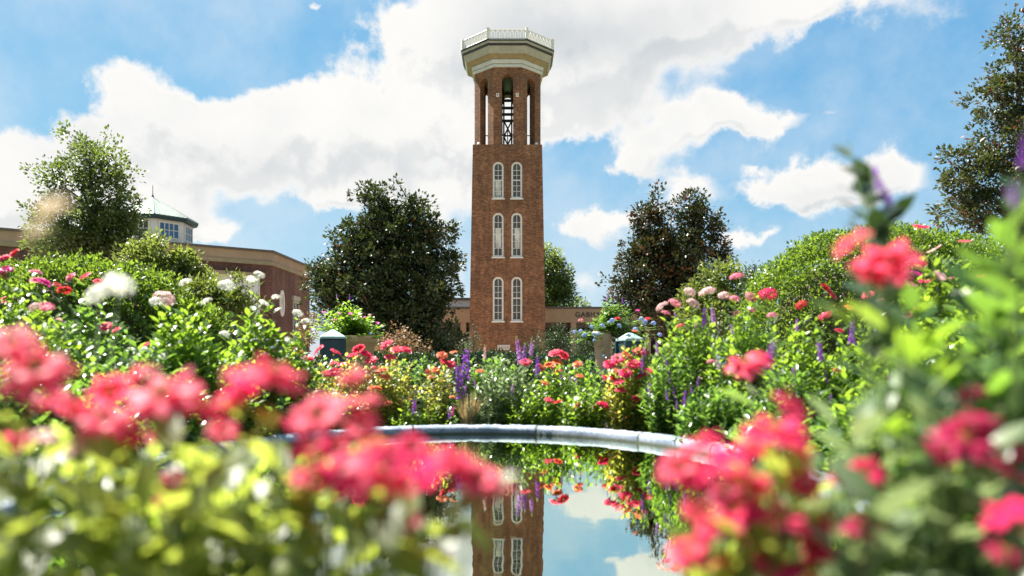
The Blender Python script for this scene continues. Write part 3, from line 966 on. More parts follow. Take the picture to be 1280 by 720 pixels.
def make_tower():
    TX, TY = -.43, 77.3
    T = thing('bell_tower', (TX, TY, 0), 'tall square brick bell tower with an octagonal belfry and cream crown', 'bell tower')
    z1 = 21.4; ab, at = 3.66, 3.29
    sq = lambda a: [(-a, -a), (a, -a), (a, a), (-a, a)]
    half = lambda z: ab + (at - ab) * z / z1
    mb = MB(); mb.prism(sq(ab), -.1, z1, sq(at)); shaft = mb.build('shaft', M['brick_tower'], T)
    wins = [(cx, z0, zt) for z0, zt in ((4.62, 8.84), (10.70, 14.92), (16.28, 19.78)) for cx in (-.88, .88)]
    cut = []
    for (cx, z0, zt) in wins:
        c = MB(); c.extrude_y(arch(cx, 1.06, z0, zt), -4.2, -half((z0 + zt) / 2) + .34); co = c.build('cutter', M['brick_tower']); co.location = (TX, TY, 0); cut.append(co)
    bpy.context.view_layer.update(); boolean(shaft, cut)
    for i, (cx, z0, zt) in enumerate(wins):
        # the window stands upright in the battered wall, its face just proud of the brick
        yf = -half(zt) + .07; w = 1.04
        fr = MB(); fr.band(arch(cx, w, z0 + .01, zt - .01), arch(cx, w - .34, z0 + .18, zt - .18), yf, yf + .22)
        f = fr.build('window', M['white_paint'], T)
        s = MB(); s.box(cx - .62, cx + .62, -half(z0) - .08, yf + .05, z0 - .12, z0 + .008); s.build('sill', M['white_paint'], f)
        zm = z0 + (zt - z0) * (.5 if i >= 4 else .52)
        mu = MB(); mu.box(cx - .355, cx + .355, yf + .03, yf + .10, zm - .05, zm + .05)
        mu.build('meeting_rail', M['white_paint'], f)
        mm = MB(); mm.box(cx - .02, cx + .02, yf + .052, yf + .088, z0 + .185, zt - .19)
        rows = 3
        for k in range(1, rows):
            zz = z0 + .18 + (zm - z0 - .18) * k / rows; mm.box(cx - .35, cx + .35, yf + .055, yf + .085, zz - .018, zz + .018)
            zz = zm + (zt - .35 - zm) * k / rows; mm.box(cx - .35, cx + .35, yf + .055, yf + .085, zz - .018, zz + .018)
        mm.build('glazing_bars', M['white_paint'], f)
        g = MB(); g.extrude_y([(cx - .36, zm), (cx + .36, zm)] + arch(cx, w - .33, z0, zt - .175)[2:], yf + .12, yf + .14); g.build('pane', M['glass'], f)
        lo = ((cx - .36, z0 + .17), (cx + .36, z0 + .17), (cx + .36, zm), (cx - .36, zm))
        g = MB(); g.extrude_y(list(lo), yf + .112, yf + .135); g.build('pane', M['glass'], f)
        if i in (2, 3, 4):   # brightness in the glass, painted as a pale slab before the pane
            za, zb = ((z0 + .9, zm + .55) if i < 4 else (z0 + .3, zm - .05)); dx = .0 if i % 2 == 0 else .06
            g = MB(); g.box(cx - .26 + dx, cx + .26 + dx * .3, yf + .100, yf + .108, za, zb); g.build('painted_brightness', M['glass_pale'], f)
    vt = MB()
    for k in range(4): vt.box(-.95, .25, -ab - .04, -ab + .02, 1.9 + k * .13, 1.98 + k * .13)
    vt.build('vent', M['white_paint'], T)
    # belfry: an eight-sided brick drum with an arched opening in every face
    a8 = 3.21; zt = 28.75
    mb = MB(); mb.prism(octagon(a8), z1 + .002, zt); bel = mb.build('belfry', M['brick_tower'], T)
    c = MB(); c.prism(octagon(a8 - .62), z1 - .3, zt + .3); cut = [c.build('cutter', M['brick_tower'])]
    for k in range(4):
        c = MB(); c.extrude_y(arch(0, 1.08, z1 + .06, 28.05), -5, 5); co = c.build('cutter', M['brick_tower']); co.rotation_euler = (0, 0, k * math.pi / 4); cut.append(co)
    for co in cut: co.location = (TX, TY, 0)
    bpy.context.view_layer.update(); boolean(bel, cut)
    MB().prism(octagon(a8 - .63), zt - .5, zt - .02).build('belfry_shade_ceiling', M['black_metal'], T)  # black slab paints the shade up inside the brick belfry
    for sx in (-.93, .93):
        p = MB(); p.box(sx - .13, sx + .13, -a8 - .05, -a8 + .02, 25.95, 26.28); po = p.build('plaque', M['white_paint'], T)
        q = MB(); q.box(sx - .05, sx + .05, -a8 - .062, -a8 - .048, 26.06, 26.17); q.build('plaque_emblem', M['bronze_trim'], po)
    for sx in (-1, 1):   # small floodlights on the shaft's corner ledges
        p = MB(); p.lathe([(.02, 0), (.16, .02), (.17, .2), (.1, .33), (.02, .36)], 14); p.build('floodlight', M['white_paint'], T, True, loc=(sx * 2.75, -2.75, z1))
    # bell frame of black steel with bells
    bf = MB()
    for sy in (-1.7, 1.7):
        for sx in (-.72, .72): bf.box(sx - .14, sx + .14, sy - .14, sy + .14, z1, zt - .5)
    for sx in (-.40, .40): bf.box(sx - .08, sx + .08, 1.60, 1.80, z1, zt - .5)
    for z in (22.0, 25.2, 25.85, 26.5, 27.25): bf.box(-.95, .95, 1.63, 1.77, z - .13, z + .13)
    for (zA, zB) in ((22.0, 23.6), (23.6, 25.2)):
        for q in (-1, 1): bf.tube([(-.40 * q, 1.7, zA), (0, 1.7, (zA + zB) / 2), (.40 * q, 1.7, zB)], .08, 6)
    bf.tube([(.62 * math.cos(a), 1.7, 26.6 + .75 * math.sin(a)) for a in np.linspace(0, math.pi, 9)], .07, 6)
    for sx in (-.95, .95):
        for z in (22.0, 25.2, 27.25): bf.box(sx - .08, sx + .08, -1.7, 1.7, z - .1, z + .1)
    for k in range(4):
        a = k * math.pi / 4
        bf.tube([(-2.6 * math.cos(a), -2.6 * math.sin(a), 23.2), (0, 0, 23.2), (2.6 * math.cos(a), 2.6 * math.sin(a), 23.2)], .05, 6)
    fo = bf.build('bell_frame', M['black_metal'], T)
    for (bx, by, bz, s) in ((0, -.6, 26.9, .5), (-.95, .3, 26.9, .42), (.95, .3, 26.9, .42)):
        if not s: continue
        b = MB(); b.lathe([(.02, .95), (.18, .95), (.36, .85), (.46, .55), (.56, .2), (.78, .02), (.8, -.04), (.7, -.02)], 20)
        o = b.build('bell', M['bell'], fo, True, loc=(bx, by, bz)); o.scale = (s, s, s)
    # crown: stepped bands, a flared cream cornice and the dark gutter
    def oct_loft(prof, name, m):
        mb = MB(); mb.ring([[(x, y, z) for x, y in octagon(a)] for a, z in prof]); return mb.build(name, m, T)
    oct_loft([(3.2, zt + .002), (3.36, zt + .002), (3.36, zt + .26), (3.30, zt + .27), (3.30, zt + .32)], 'lower_band', M['grey_paint'])
    oct_loft([(3.34, zt + .324), (3.46, zt + .33), (3.50, zt + .66), (3.40, zt + .68)], 'upper_band', M['grey_paint'])
    oct_loft([(3.38, zt + .684), (3.52, zt + .70), (3.66, zt + .82), (3.95, zt + .96), (3.95, zt + 1.0)], 'cove', M['cream_dark'])  # darker stone colour paints the shade in this recess
    oct_loft([(3.90, zt + 1.004), (4.05, zt + 1.01), (4.07, zt + 1.08), (4.27, zt + 1.62), (4.27, zt + 1.66)], 'cornice', M['cream'])
    oct_loft([(4.20, zt + 1.664), (4.36, zt + 1.67), (4.36, zt + 1.84)], 'shadow_band', M['bronze_trim'])
    oct_loft([(4.30, zt + 1.844), (4.43, zt + 1.85), (4.46, zt + 2.02)], 'fascia', M['cream'])
    oct_loft([(4.30, zt + 2.024), (4.50, zt + 2.03), (4.52, zt + 2.14), (4.2, zt + 2.2)], 'gutter', M['bronze_trim'])
    # white balustrade: posts at the corners, arched balusters between them
    zb, zr = zt + 2.2, zt + 3.14; ar = 4.36; R = ar / math.cos(math.pi / 8)
    corners = octagon(ar)
    rl = MB()
    for k in range(8):
        (xa, ya), (xb, yb) = corners[k], corners[(k + 1) % 8]
        for z in (zb + .08, zr - .06): rl.tube([(xa, ya, z), ((xa + xb) / 2, (ya + yb) / 2, z), (xb, yb, z)], .05, 6)
    ro = rl.build('railing', M['white_paint'], T)
    pb = MB(); pb.box(-.11, .11, -.11, .11, 0, zr - zb + .12); pm = pb.mesh('railing_post', M['white_paint'])
    for (x, y) in corners:
        o = obj('post', pm, ro, (x, y, zb)); o.rotation_euler = (0, 0, math.atan2(y, x))
    bb = MB(); nb = 8; wseg = (2 * ar * math.tan(math.pi / 8)) / nb
    for s in (-1, 1): bb.box(s * wseg * .36 - .035, s * wseg * .36 + .035, -.03, .03, .1, .62)
    bb.tube([(wseg * .36 * math.cos(a), 0, .6 + .2 * math.sin(a)) for a in np.linspace(0, math.pi, 7)], .035, 5)
    bb.box(-.03, .03, -.03, .03, .1, .86)
    bmesh_ = bb.mesh('railing_baluster', M['white_paint'])
    for k in range(8):
        (xa, ya), (xb, yb) = corners[k], corners[(k + 1) % 8]
        for i in range(nb):
            t = (i + .5) / nb
            o = obj('baluster', bmesh_, ro, (xa + (xb - xa) * t, ya + (yb - ya) * t, zb)); o.rotation_euler = (0, 0, math.atan2(yb - ya, xb - xa))


make_tower()


# ------------------------------------------------------------------ brick building with the roof lantern
def wall_poly(line, thick):
    """closes an open x,y line into a polygon by shifting it back (to its left)."""
    return line


def make_brick_building():
    Fp = [(-34, 48.5), (-18.3, 59.4), (-17.9, 69), (-24, 80), (-46, 66)]
    B = thing('brick_building', (-28, 62, 0), 'low brick building with tan parapet and a green roofed lantern', 'building')
    ox, oy = -28, 62
    rel = lambda poly: [(x - ox, y - oy) for x, y in poly]

    def grow(d):
        c = Vector((sum(p[0] for p in Fp) / 5, sum(p[1] for p in Fp) / 5)); n = len(Fp); res = []
        for i in range(n):
            p0, p1, p2 = Vector(Fp[i - 1]), Vector(Fp[i]), Vector(Fp[(i + 1) % n])
            e1 = (p1 - p0).normalized(); e2 = (p2 - p1).normalized()
            n1 = Vector((e1.y, -e1.x)); n2 = Vector((e2.y, -e2.x))
            k = d / max(.3, 1 + n1.dot(n2)); q = p1 + (n1 + n2) * k
            res.append((q.x - ox, q.y - oy))
        return res
    MB().prism(grow(0), 0, 8.05).build('wall', M['brick_dark'], B)
    rf = MB().prism(grow(.14), 8.052, 8.34).build('cornice', M['cream_dark'], B)
    MB().prism(grow(.05), 8.342, 9.05).build('parapet', M['tan_wall'], rf)
    MB().prism(grow(.2), 9.052, 9.2).build('roof_edge', M['roof_edge'], rf)
    # ledge and pale stucco panel on the long front
    p0, p1 = Vector((-34, 48.5)), Vector((-18.3, 59.4)); e = (p1 - p0).normalized(); nn = Vector((e.y, -e.x))

    def slab(name, s0, s1, z0, z1, proud, m, parent=B, back=-.05):
        q = [p0 + e * s0 + nn * back, p0 + e * s0 + nn * proud, p0 + e * s1 + nn * proud, p0 + e * s1 + nn * back]
        return MB().prism(rel([(v.x, v.y) for v in q]), z0, z1).build(name, m, parent)
    Ln = (p1 - p0).length
    slab('ledge', Ln - 8.6, Ln - .7, 7.15, 7.35, .75, M['cream_dark'])
    pn = slab('stucco_panel', Ln - 8.4, Ln - 1.0, 4.3, 7.148, .35, M['grey_panel'])
    slab('column', Ln - 2.0, Ln - 1.3, 0, 4.298, .5, M['white_paint'])
    slab('column', Ln - 8.3, Ln - 7.6, 0, 4.298, .5, M['white_paint'])
    slab('shopfront_glass', Ln - 7.5, Ln - 2.1, .2, 4.29, .04, M['glass'])
    # oval window and tall window on the short side (x about -18.3 to -17.9)
    def side_pt(s): a, b = Vector((-18.3, 59.4)), Vector((-17.9, 69)); d = (b - a).normalized(); return a + d * s, d
    q, d = side_pt(2.2); ang = math.atan2(d.y, d.x)
    ov = lambda k, z0=0: [(.55 * k * math.cos(t), z0 + 1.05 * k * math.sin(t)) for t in np.arange(20) * 2 * math.pi / 20]
    f = MB().band(ov(1.0), ov(.72), -.1, .05).build('oval_window', M['white_paint'], B, loc=(q.x - ox, q.y - oy, 5.35)); f.rotation_euler = (0, 0, ang)
    MB().extrude_y(ov(.73), -.03, .03).build('pane', M['glass_pale'], f)
    q, d = side_pt(5.6)
    f = MB().band([(-.8, -2), (.8, -2), (.8, 1.2), (-.8, 1.2)], [(-.6, -1.8), (.6, -1.8), (.6, 1.0), (-.6, 1.0)], -.1, .05).build('tall_window', M['cream'], B, loc=(q.x - ox, q.y - oy, 4.6)); f.rotation_euler = (0, 0, ang)
    MB().box(-.61, .61, -.03, .03, -1.81, 1.01).build('pane', M['glass'], f)
    MB().box(-1.0, 1.0, -.2, .05, 1.202, 1.6).build('lintel', M['cream'], f)
    MB().box(-.03, .03, -.07, -.035, -1.8, 1.0).box(-.6, .6, -.07, -.035, -.3, -.24).build('glazing_bars', M['white_paint'], f)
    # roof lantern: an eight-sided white pavilion with a seamed green roof
    d = 60.0; c = P(191, HZ, d); lx, ly = c.x - ox, c.y - oy; s = d / F
    ze = CZ + (HZ - 269) * 57.2 / F; zapex = CZ + (HZ - 247) * s
    ae = 49 * s; aw = 43 * s
    rot = rad(4)
    L = MB().prism(octagon(aw, rot), 8.5, ze - .1).build('roof_lantern', M['white_paint'], B, loc=(lx, ly, 0))
    MB().ring([[(x, y, ze - .18) for x, y in octagon(ae * .97, rot)], [(x, y, ze) for x, y in octagon(ae, rot)], [(x, y, ze + .1) for x, y in octagon(ae, rot)]]).build('eave', M['teal_dark'], L)
    rp = MB().ring([[(x, y, ze + .102) for x, y in octagon(ae * 1.01, rot)], [(x, y, zapex) for x, y in octagon(.12, rot)]])
    oc = octagon(ae, rot)
    for k in range(8):
        (xa, ya), (xb, yb) = oc[k], oc[(k + 1) % 8]
        for i in range(0, 7):
            t = i / 7; x, y = xa + (xb - xa) * t, ya + (yb - ya) * t
            h = 1 - 2 * abs(t - .5) if i else 1
            tx, ty = (x * (1 - h), y * (1 - h)); zt_ = ze + .1 + (zapex - ze - .1) * h * .995
            rp.tube([(x, y, ze + .12), ((x + tx) / 2, (y + ty) / 2, (ze + .12 + zt_) / 2 + .02), (tx, ty, zt_ + .03)], .035 if i else .06, 4)
    rp.build('metal_roof', M['teal_metal'], L)
    MB().lathe([(.06, zapex - .05), (.09, zapex + .1), (.03, zapex + .25), (.02, zapex + .9), (.005, zapex + 1.0)], 8).build('finial', M['teal_dark'], L)
    ow = octagon(aw, rot)
    for k in range(8):
        (xa, ya), (xb, yb) = ow[k], ow[(k + 1) % 8]
        mid = ((xa + xb) / 2, (ya + yb) / 2); ang = math.atan2(yb - ya, xb - xa); hw = math.hypot(xb - xa, yb - ya) * .36
        zc = ze - .95
        w = MB().band([(-hw, -.62), (hw, -.62), (hw, .62), (-hw, .62)], [(-hw + .1, -.52), (hw - .1, -.52), (hw - .1, .52), (-hw + .1, .52)], -.08, .03).build('window', M['white_paint'], L, loc=(mid[0], mid[1], zc)); w.rotation_euler = (0, 0, ang)
        MB().box(-hw + .09, hw - .09, -.03, .02, -.53, .53).build('pane', M['glass_sky_reflection' if k in (6, 7, 0) else 'glass_red'], w)
        b = MB()
        for i in range(1, 4): x = -hw + .1 + (2 * hw - .2) * i / 4; b.box(x - .03, x + .03, -.065, -.035, -.52, .52)
        b.box(-hw + .1, hw - .1, -.065, -.035, .0, .05); b.build('glazing_bars', M['white_paint'], w)


make_brick_building()


# ------------------------------------------------------------------ low tan building behind the tower
def text_mesh(body, size, depth):
    cu = bpy.data.curves.new('lettering', 'FONT'); cu.body = body; cu.size = size; cu.extrude = depth; cu.align_x = 'LEFT'; cu.space_character = 1.12
    o = bpy.data.objects.new('lettering_source', cu); COL.objects.link(o)
    dg = bpy.context.evaluated_depsgraph_get()
    me = bpy.data.meshes.new_from_object(o.evaluated_get(dg)); bpy.data.objects.remove(o)
    return me


def make_tan_building():
    d = 84.0; s = d / F
    x = lambda px: (px - 640) * s
    z = lambda py: CZ + (HZ - py) * s
    B = thing('tan_building', (x(680), d, 0), 'low tan concrete building with dark openings behind the brick tower', 'building')
    ox = x(680)
    X0, X1 = x(520) - ox, x(900) - ox
    bm_ = MB().box(X0, X1, 0, 1.2, z(403), z(386)).build('beam', M['tan_wall'], B)
    MB().box(X0 - .1, X1 + .1, -.1, 9, z(386) + .002, z(386) + .22).build('roof', M['roof_edge'], B)
    MB().box(X0, x(640) - ox, 2.5, 8, z(386) + .224, z(373)).build('upper_wall', M['grey_panel'], B)
    MB().box(X0 - .1, x(640) - ox + .1, 2.2, 8.2, z(373) + .002, z(370)).build('upper_roof', M['roof_edge'], B)
    for px in (540, 579, 717, 762, 810, 860):
        MB().box(x(px) - ox - .3, x(px) - ox + .3, .1, .8, 0, z(403) - .002).build('column', M['tan_wall'], B)
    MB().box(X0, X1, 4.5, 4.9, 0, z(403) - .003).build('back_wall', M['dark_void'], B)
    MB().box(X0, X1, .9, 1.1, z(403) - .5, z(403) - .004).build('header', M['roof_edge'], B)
    me = text_mesh('GABHART', .76, .03); me.materials.append(M['black_metal'])
    lo = obj('lettering', me, B, (x(719) - ox, -.035, z(396.2))); lo.rotation_euler = (rad(90), 0, 0)


make_tan_building()

# ------------------------------------------------------------------ trees
tree('deciduous_tree', 'airy green deciduous tree in front of the brick building, branches showing', 'tree', 30, 128,
     [(112, 203, 44, 36), (138, 232, 36, 38), (78, 222, 34, 28), (150, 268, 28, 40), (118, 275, 52, 45), (70, 285, 38, 32), (42, 262, 18, 14), (140, 312, 46, 42), (90, 310, 60, 40), (172, 318, 16, 22)],
     950, 34, .34, .145, .095, 'leaf_tree', 'bark_pale', .24, 110, seed=3, shell=.45, gaps=-.25, rag=.3)
tree('garden_tree', 'small rounded tree with sunlit top below the roof lantern', 'tree', 24, 212,
     [(226, 326, 20, 18), (240, 345, 24, 24), (195, 335, 26, 34), (225, 365, 46, 36), (172, 335, 24, 34)], 420, 28, .24, .14, .08, 'leaf_oak', 'bark', .14, 40, seed=5, gaps=-1.2)
tree('garden_tree', 'small tree right beneath the brick building front, beside the white panel', 'tree', 22, 262,
     [(258, 366, 22, 18), (286, 376, 26, 18), (250, 388, 45, 26), (308, 384, 20, 16), (292, 352, 7, 12)], 300, 28, .22, .13, .055, 'leaf_yew', 'bark', .10, 30, seed=6)
tree('magnolia_tree', 'broad dark magnolia filling the gap between brick building and tower', 'tree', 52, 480,
     [(478, 258, 30, 28), (515, 262, 22, 26), (490, 300, 54, 44), (530, 305, 32, 40), (448, 322, 38, 38), (415, 368, 34, 44), (490, 370, 74, 66), (545, 360, 32, 60), (500, 425, 86, 36), (461, 238, 12, 14), (402, 345, 18, 20), (564, 290, 13, 12), (440, 288, 16, 14), (566, 325, 12, 14)],
     2300, 30, .46, .27, .165, 'leaf_magnolia', 'bark', .45, 60, seed=8, shell=.5, gaps=-1.4, rag=.32)
tree('magnolia_tree', 'dark twin topped magnolia with rusty leaves, right of the tower', 'tree', 52, 838,
     [(815, 270, 26, 32), (868, 266, 28, 30), (842, 318, 46, 36), (885, 300, 26, 28), (812, 310, 30, 30), (835, 350, 62, 46), (795, 372, 32, 30), (900, 322, 14, 14), (850, 390, 60, 30), (800, 322, 24, 14)],
     1500, 28, .42, .26, .155, 'leaf_magnolia_rust', 'bark', .4, 60, seed=9, shell=.5, gaps=-1.3, rag=.32)
tree('shade_tree', 'tall tree half hidden behind the tower, sunlit edge over the tan building', 'tree', 100, 672,
     [(680, 335, 28, 30), (700, 350, 20, 24), (685, 375, 34, 28), (705, 368, 16, 16), (668, 400, 24, 30)], 620, 28, .75, .38, .22, 'leaf_oak', 'bark', .35, 40, seed=10)
tree('distant_tree', 'small far tree top peeping over the tan building roof', 'tree', 120, 726,
     [(726, 380, 12, 6), (716, 385, 8, 6), (726, 400, 12, 16)], 60, 18, .6, .4, .2, 'leaf_oak', 'bark', .2, 16, seed=11)
tree('broadleaf_tree', 'wispy tall tree at the edge, rising above the rounded hedge', 'tree', 18, 1290,
     [(1268, 45, 26, 34), (1285, 90, 50, 46), (1240, 120, 34, 14), (1262, 165, 56, 44), (1245, 215, 60, 34), (1215, 205, 34, 20), (1195, 225, 26, 20), (1250, 262, 56, 36), (1215, 262, 34, 26), (1320, 180, 60, 110), (1195, 196, 22, 8), (1300, 290, 60, 40), (1225, 240, 50, 44), (1268, 120, 34, 50), (1205, 268, 34, 22)],
     1400, 20, .18, .11, .06, 'leaf_edge', 'bark_pale', .17, 120, seed=12, shell=.42, gaps=-.7)
tree('evergreen_shrub', 'bushy green shrub tucked before the twin topped magnolia', 'shrub', 20, 912,
     [(905, 345, 30, 26), (880, 365, 36, 26), (930, 362, 30, 26), (905, 395, 60, 34)], 320, 28, .2, .12, .06, 'leaf_yew', 'bark', .08, 24, seed=13)
tree('evergreen_shrub', 'feathery dark shrub between twin topped magnolia and rounded hedge', 'shrub', 17, 950,
     [(948, 348, 16, 16), (965, 362, 18, 18), (945, 380, 34, 30), (936, 336, 7, 8), (960, 338, 6, 9)], 110, 30, .13, .10, .02, 'leaf_dark', 'bark', .06, 24, seed=14)
tree('cone_evergreen', 'narrow dark clipped evergreen standing at the tower corner', 'shrub', 66, 592,
     [(592, 418, 7, 12), (592, 430, 9, 16), (592, 440, 10, 16)], 120, 24, .22, .13, .03, 'leaf_dark', 'bark', .1, 8, seed=15)
tree('foundation_shrub', 'round clipped shrub against the tower base', 'shrub', 68, 668, [(668, 433, 13, 14), (668, 445, 15, 14)], 120, 24, .25, .13, .06, 'leaf_dark', 'bark', .08, 8, seed=16, group='shrubs planted before the tan building')
for i, (px, py, rx, ry, lab) in enumerate(((696, 430, 16, 24, 'tall dark shrub beside the tower, under the dark opening'), (730, 428, 20, 20, 'broad dark shrub under the lettered beam'), (560, 438, 26, 16, 'low dark shrub spreading before the broad magnolia'), (530, 446, 30, 14, 'low dark groundcover shrub under the broad magnolia skirt'), (775, 440, 30, 22, 'dark shrub behind the blue flowered planter'))):
    tree('foundation_shrub', lab, 'shrub', 48 + 3 * i, px, [(px, py, rx, ry), (px, py + 14, rx * 1.1, ry)], 170, 24, .3, .16, .06, 'leaf_dark', 'bark', .08, 10, group='shrubs planted before the tan building', seed=20 + i)
tree('rusty_shrub', 'loose reddish brown shrub beside the tan planter', 'shrub', 16, 500,
     [(492, 420, 22, 14), (512, 432, 24, 14), (480, 436, 22, 14), (505, 448, 34, 14)], 150, 20, .12, .06, .03, 'leaf_rust', 'bark', .03, 40, seed=31)
tree('rusty_shrub', 'sparse brownish shrub between white flowers and green bin', 'shrub', 17, 384,
     [(384, 412, 14, 16), (378, 432, 18, 14)], 70, 18, .12, .06, .03, 'leaf_rust', 'bark', .03, 24, seed=32)

hedge('clipped_hedge', 'bright clipped hedge below the airy deciduous tree', (*P(95, HZ, 12.2).xy, .85), (1.7, 1.0, 1.22), 34000, .062, .036, 'leaf_hedge', seed=2)
hedge('clipped_hedge', 'bright clipped hedge end sloping beside the small garden trees', (*P(195, HZ, 13.0).xy, .72), (1.1, .9, .86), 20000, .062, .036, 'leaf_hedge', seed=3)
hedge('rounded_hedge', 'large rounded clipped hedge bright against the sky', (*P(1105, HZ, 10.2).xy, .95), (1.75, 1.2, 1.28), 60000, .042, .026, 'leaf_hedge', seed=4, rough=.045)


# ------------------------------------------------------------------ planters, bins, car, grille
def planter(name, label, px, depth, rim_py, half_px, m, lm, lobes_top, flowers, seed):
    s = depth / F; c = P(px, HZ, depth); zr = CZ + (HZ - rim_py) * s; r = half_px * s
    T = thing(name, (c.x, c.y, 0), label, 'planter')
    prof = [(r * .55, .0), (r * .62, .02), (r * .62, .10), (r * .42, .16), (r * .5, .3), (r * .72, zr * .55), (r * .9, zr - .12), (r * 1.0, zr - .10), (r * 1.04, zr - .04), (r * 1.0, zr), (r * .9, zr), (r * .86, zr - .06)]
    MB().lathe(prof, 28).build('pot', m, T, True)
    MB().lathe([(.001, zr - .055), (r * .87, zr - .05)], 28).build('soil', M['soil'], T)
    pts = []
    g = np.random.default_rng(seed)
    for (x, y, rx, ry, n) in lobes_top:
        for _ in range(n):
            a = g.uniform(0, 6.28); q = math.sqrt(g.random()); p = P(x + rx * q * math.cos(a), y + ry * q * math.sin(a), depth + g.uniform(-1, .6) * rx * s)
            pts.append(tuple(p))
    fl = []
    for (k, col, fx, fy, fr) in flowers:
        p = P(fx, fy, depth - g.uniform(.05, .35)); fl.append((k, col, p, fr * s, facing(g, .5, .6)))
    return T, pts, fl, (c.x, c.y, zr - .05)


T, pts, fl, b = planter('planter', 'tan tapered planter overflowing with green foliage beside green bin', 447, 11.0, 420, 24, M['terracotta'], 'leaf_bright',
                        [(430, 402, 40, 20, 60), (435, 388, 18, 12, 24), (465, 412, 18, 16, 22), (398, 415, 16, 14, 18)], (), 41)
plant('container_plant', 'leafy mound of mixed flowers growing in the tan planter', b, pts,
      [('s', 'magenta', *[P(x, y, 10.6)], r * 10.6 / F, (0, -.6, 1)) for x, y, r in ((438, 392, 3), (418, 400, 3), (472, 404, 3), (405, 390, 2.5), (455, 396, 2.5))] +
      [('k', 'purple', P(437, 376, 10.9), .10, (0, 0, 1)), ('k', 'lilac', P(421, 374, 10.9), .08, (0, 0, 1)), ('u', 'pale', P(424, 392, 10.6), .035, (0, -.5, 1)), ('u', 'pale', P(462, 394, 10.6), .03, (0, -.5, 1)), ('u', 'blue', P(463, 417, 10.5), .03, (0, -.5, 1)), ('u', 'white', P(478, 408, 10.5), .03, (0, -.5, 1))],
      .085, .045, 16, 'leaf_bright', seed=42, spread=.1)
T, pts, fl, b = planter('planter', 'cream pedestal planter under the blue flowering plant', 753, 9.0, 414, 12, M['cream_pot'], 'leaf_mid',
                        [(764, 404, 26, 13, 60), (775, 390, 20, 12, 30), (724, 424, 14, 9, 20), (805, 410, 26, 14, 30), (765, 380, 12, 8, 12)], (), 43)
gb = np.random.default_rng(77)
plant('container_plant', 'plumbago with pale blue flower clusters spilling from the cream planter', b, pts,
      [('u', 'blue', P(x + gb.uniform(-3, 3), y + gb.uniform(-3, 3), 8.7), gb.uniform(3.0, 4.4) * 8.7 / F, (gb.normal() * .4, -.8, .8)) for x, y in ((760, 403), (754, 408), (775, 406), (733, 420), (738, 411), (749, 418), (745, 424), (810, 402), (815, 406), (805, 404), (720, 414), (728, 412), (797, 412), (825, 416), (757, 444), (740, 420), (766, 398), (800, 398))] +
      [('z', 'red', P(772, 398, 8.6), .035, (0, -.5, 1)), ('z', 'red', P(810, 398, 8.6), .035, (0, -.5, 1)), ('z', 'pink', P(726, 400, 8.6), .03, (0, -.5, 1)), ('k', 'purple', P(778, 380, 8.9), .09, (0, 0, 1)), ('k', 'lilac', P(759, 376, 8.9), .08, (0, 0, 1)), ('s', 'magenta', P(797, 388, 8.7), .025, (0, -.6, 1))],
      .06, .028, 16, 'leaf_mid', seed=44, spread=.1)


def bin_(label, px, depth, apex, eave, half_px, dx=0):
    s = depth / F; c = P(px, HZ, depth); r = half_px * s; z0 = CZ + (HZ - eave) * s; z1 = CZ + (HZ - apex) * s
    T = thing('litter_bin', (c.x, c.y, 0), label, 'litter bin', 'green litter bins'); T.rotation_euler = (0, 0, rad(14 + dx))
    MB().box(-r * .9, r * .9, -r * .9, r * .9, .06, z0 - .004).build('body', M['teal_dark'], T, bevel=.015)
    for sx in (-1, 1):
        for sy in (-1, 1): MB().box(sx * r * .9 - .02, sx * r * .9 + .02, sy * r * .9 - .02, sy * r * .9 + .02, 0, z0 - .002).build('corner_post', M['teal_dark'], T)
    mb = MB().ring([[(x, y, z0) for x, y in ((-r, -r), (r, -r), (r, r), (-r, r))], [(x, y, z0 + .03) for x, y in ((-r, -r), (r, -r), (r, r), (-r, r))], [(x, y, z1) for x, y in ((-.02, -.02), (.02, -.02), (.02, .02), (-.02, .02))]])
    mb.build('lid', M['teal_pale'], T, bevel=.008)
    return T


bin_('dark green litter bin with pyramid lid beside the tan planter', 416, 10.4, 412, 424, 15.5)
bin_('green litter bin with pyramid lid next to the cream planter', 787, 8.6, 416, 427, 13, 8)


def make_car():
    d = 30.0
    c = P(318, HZ, d)
    T = thing('parked_car', (c.x, c.y, 0), 'silver parked car mostly hidden behind bushes and green bin', 'car')
    prof = [(-2.2, .35), (2.2, .35), (2.25, .75), (1.9, .92), (-1.1, .96), (-2.1, .82), (-2.25, .6)]
    MB().extrude_y(prof, -.88, .88).build('body', M['car_paint'], T, bevel=.06)
    cab = MB(); n0 = [(-1.2, .94), (1.75, .90), (1.25, 1.34), (.55, 1.45), (-.35, 1.44)]
    cab.extrude_y(n0, -.72, .72).build('cabin', M['glass'], T, bevel=.05)
    MB().extrude_y([(-.42, 1.43), (.6, 1.44), (1.28, 1.33), (1.24, 1.40), (.58, 1.50), (-.38, 1.49)], -.73, .73).build('roof', M['car_paint'], T, bevel=.02)
    for x in (-1.35, 1.35):
        for y in (-.8, .8):
            w = MB(); w.ring([[(r * math.cos(a), yy, r * math.sin(a)) for a in np.arange(20) * math.pi / 10] for r, yy in ((.2, -.11), (.32, -.11), (.34, 0), (.32, .11), (.2, .11))])
            w.build('wheel', M['rubber'], T, loc=(x, y, .34))
    for y in (-.6, .6): MB().box(2.2, 2.27, y - .2, y + .2, .68, .82).build('tail_light', PET['red'], T)


make_car()


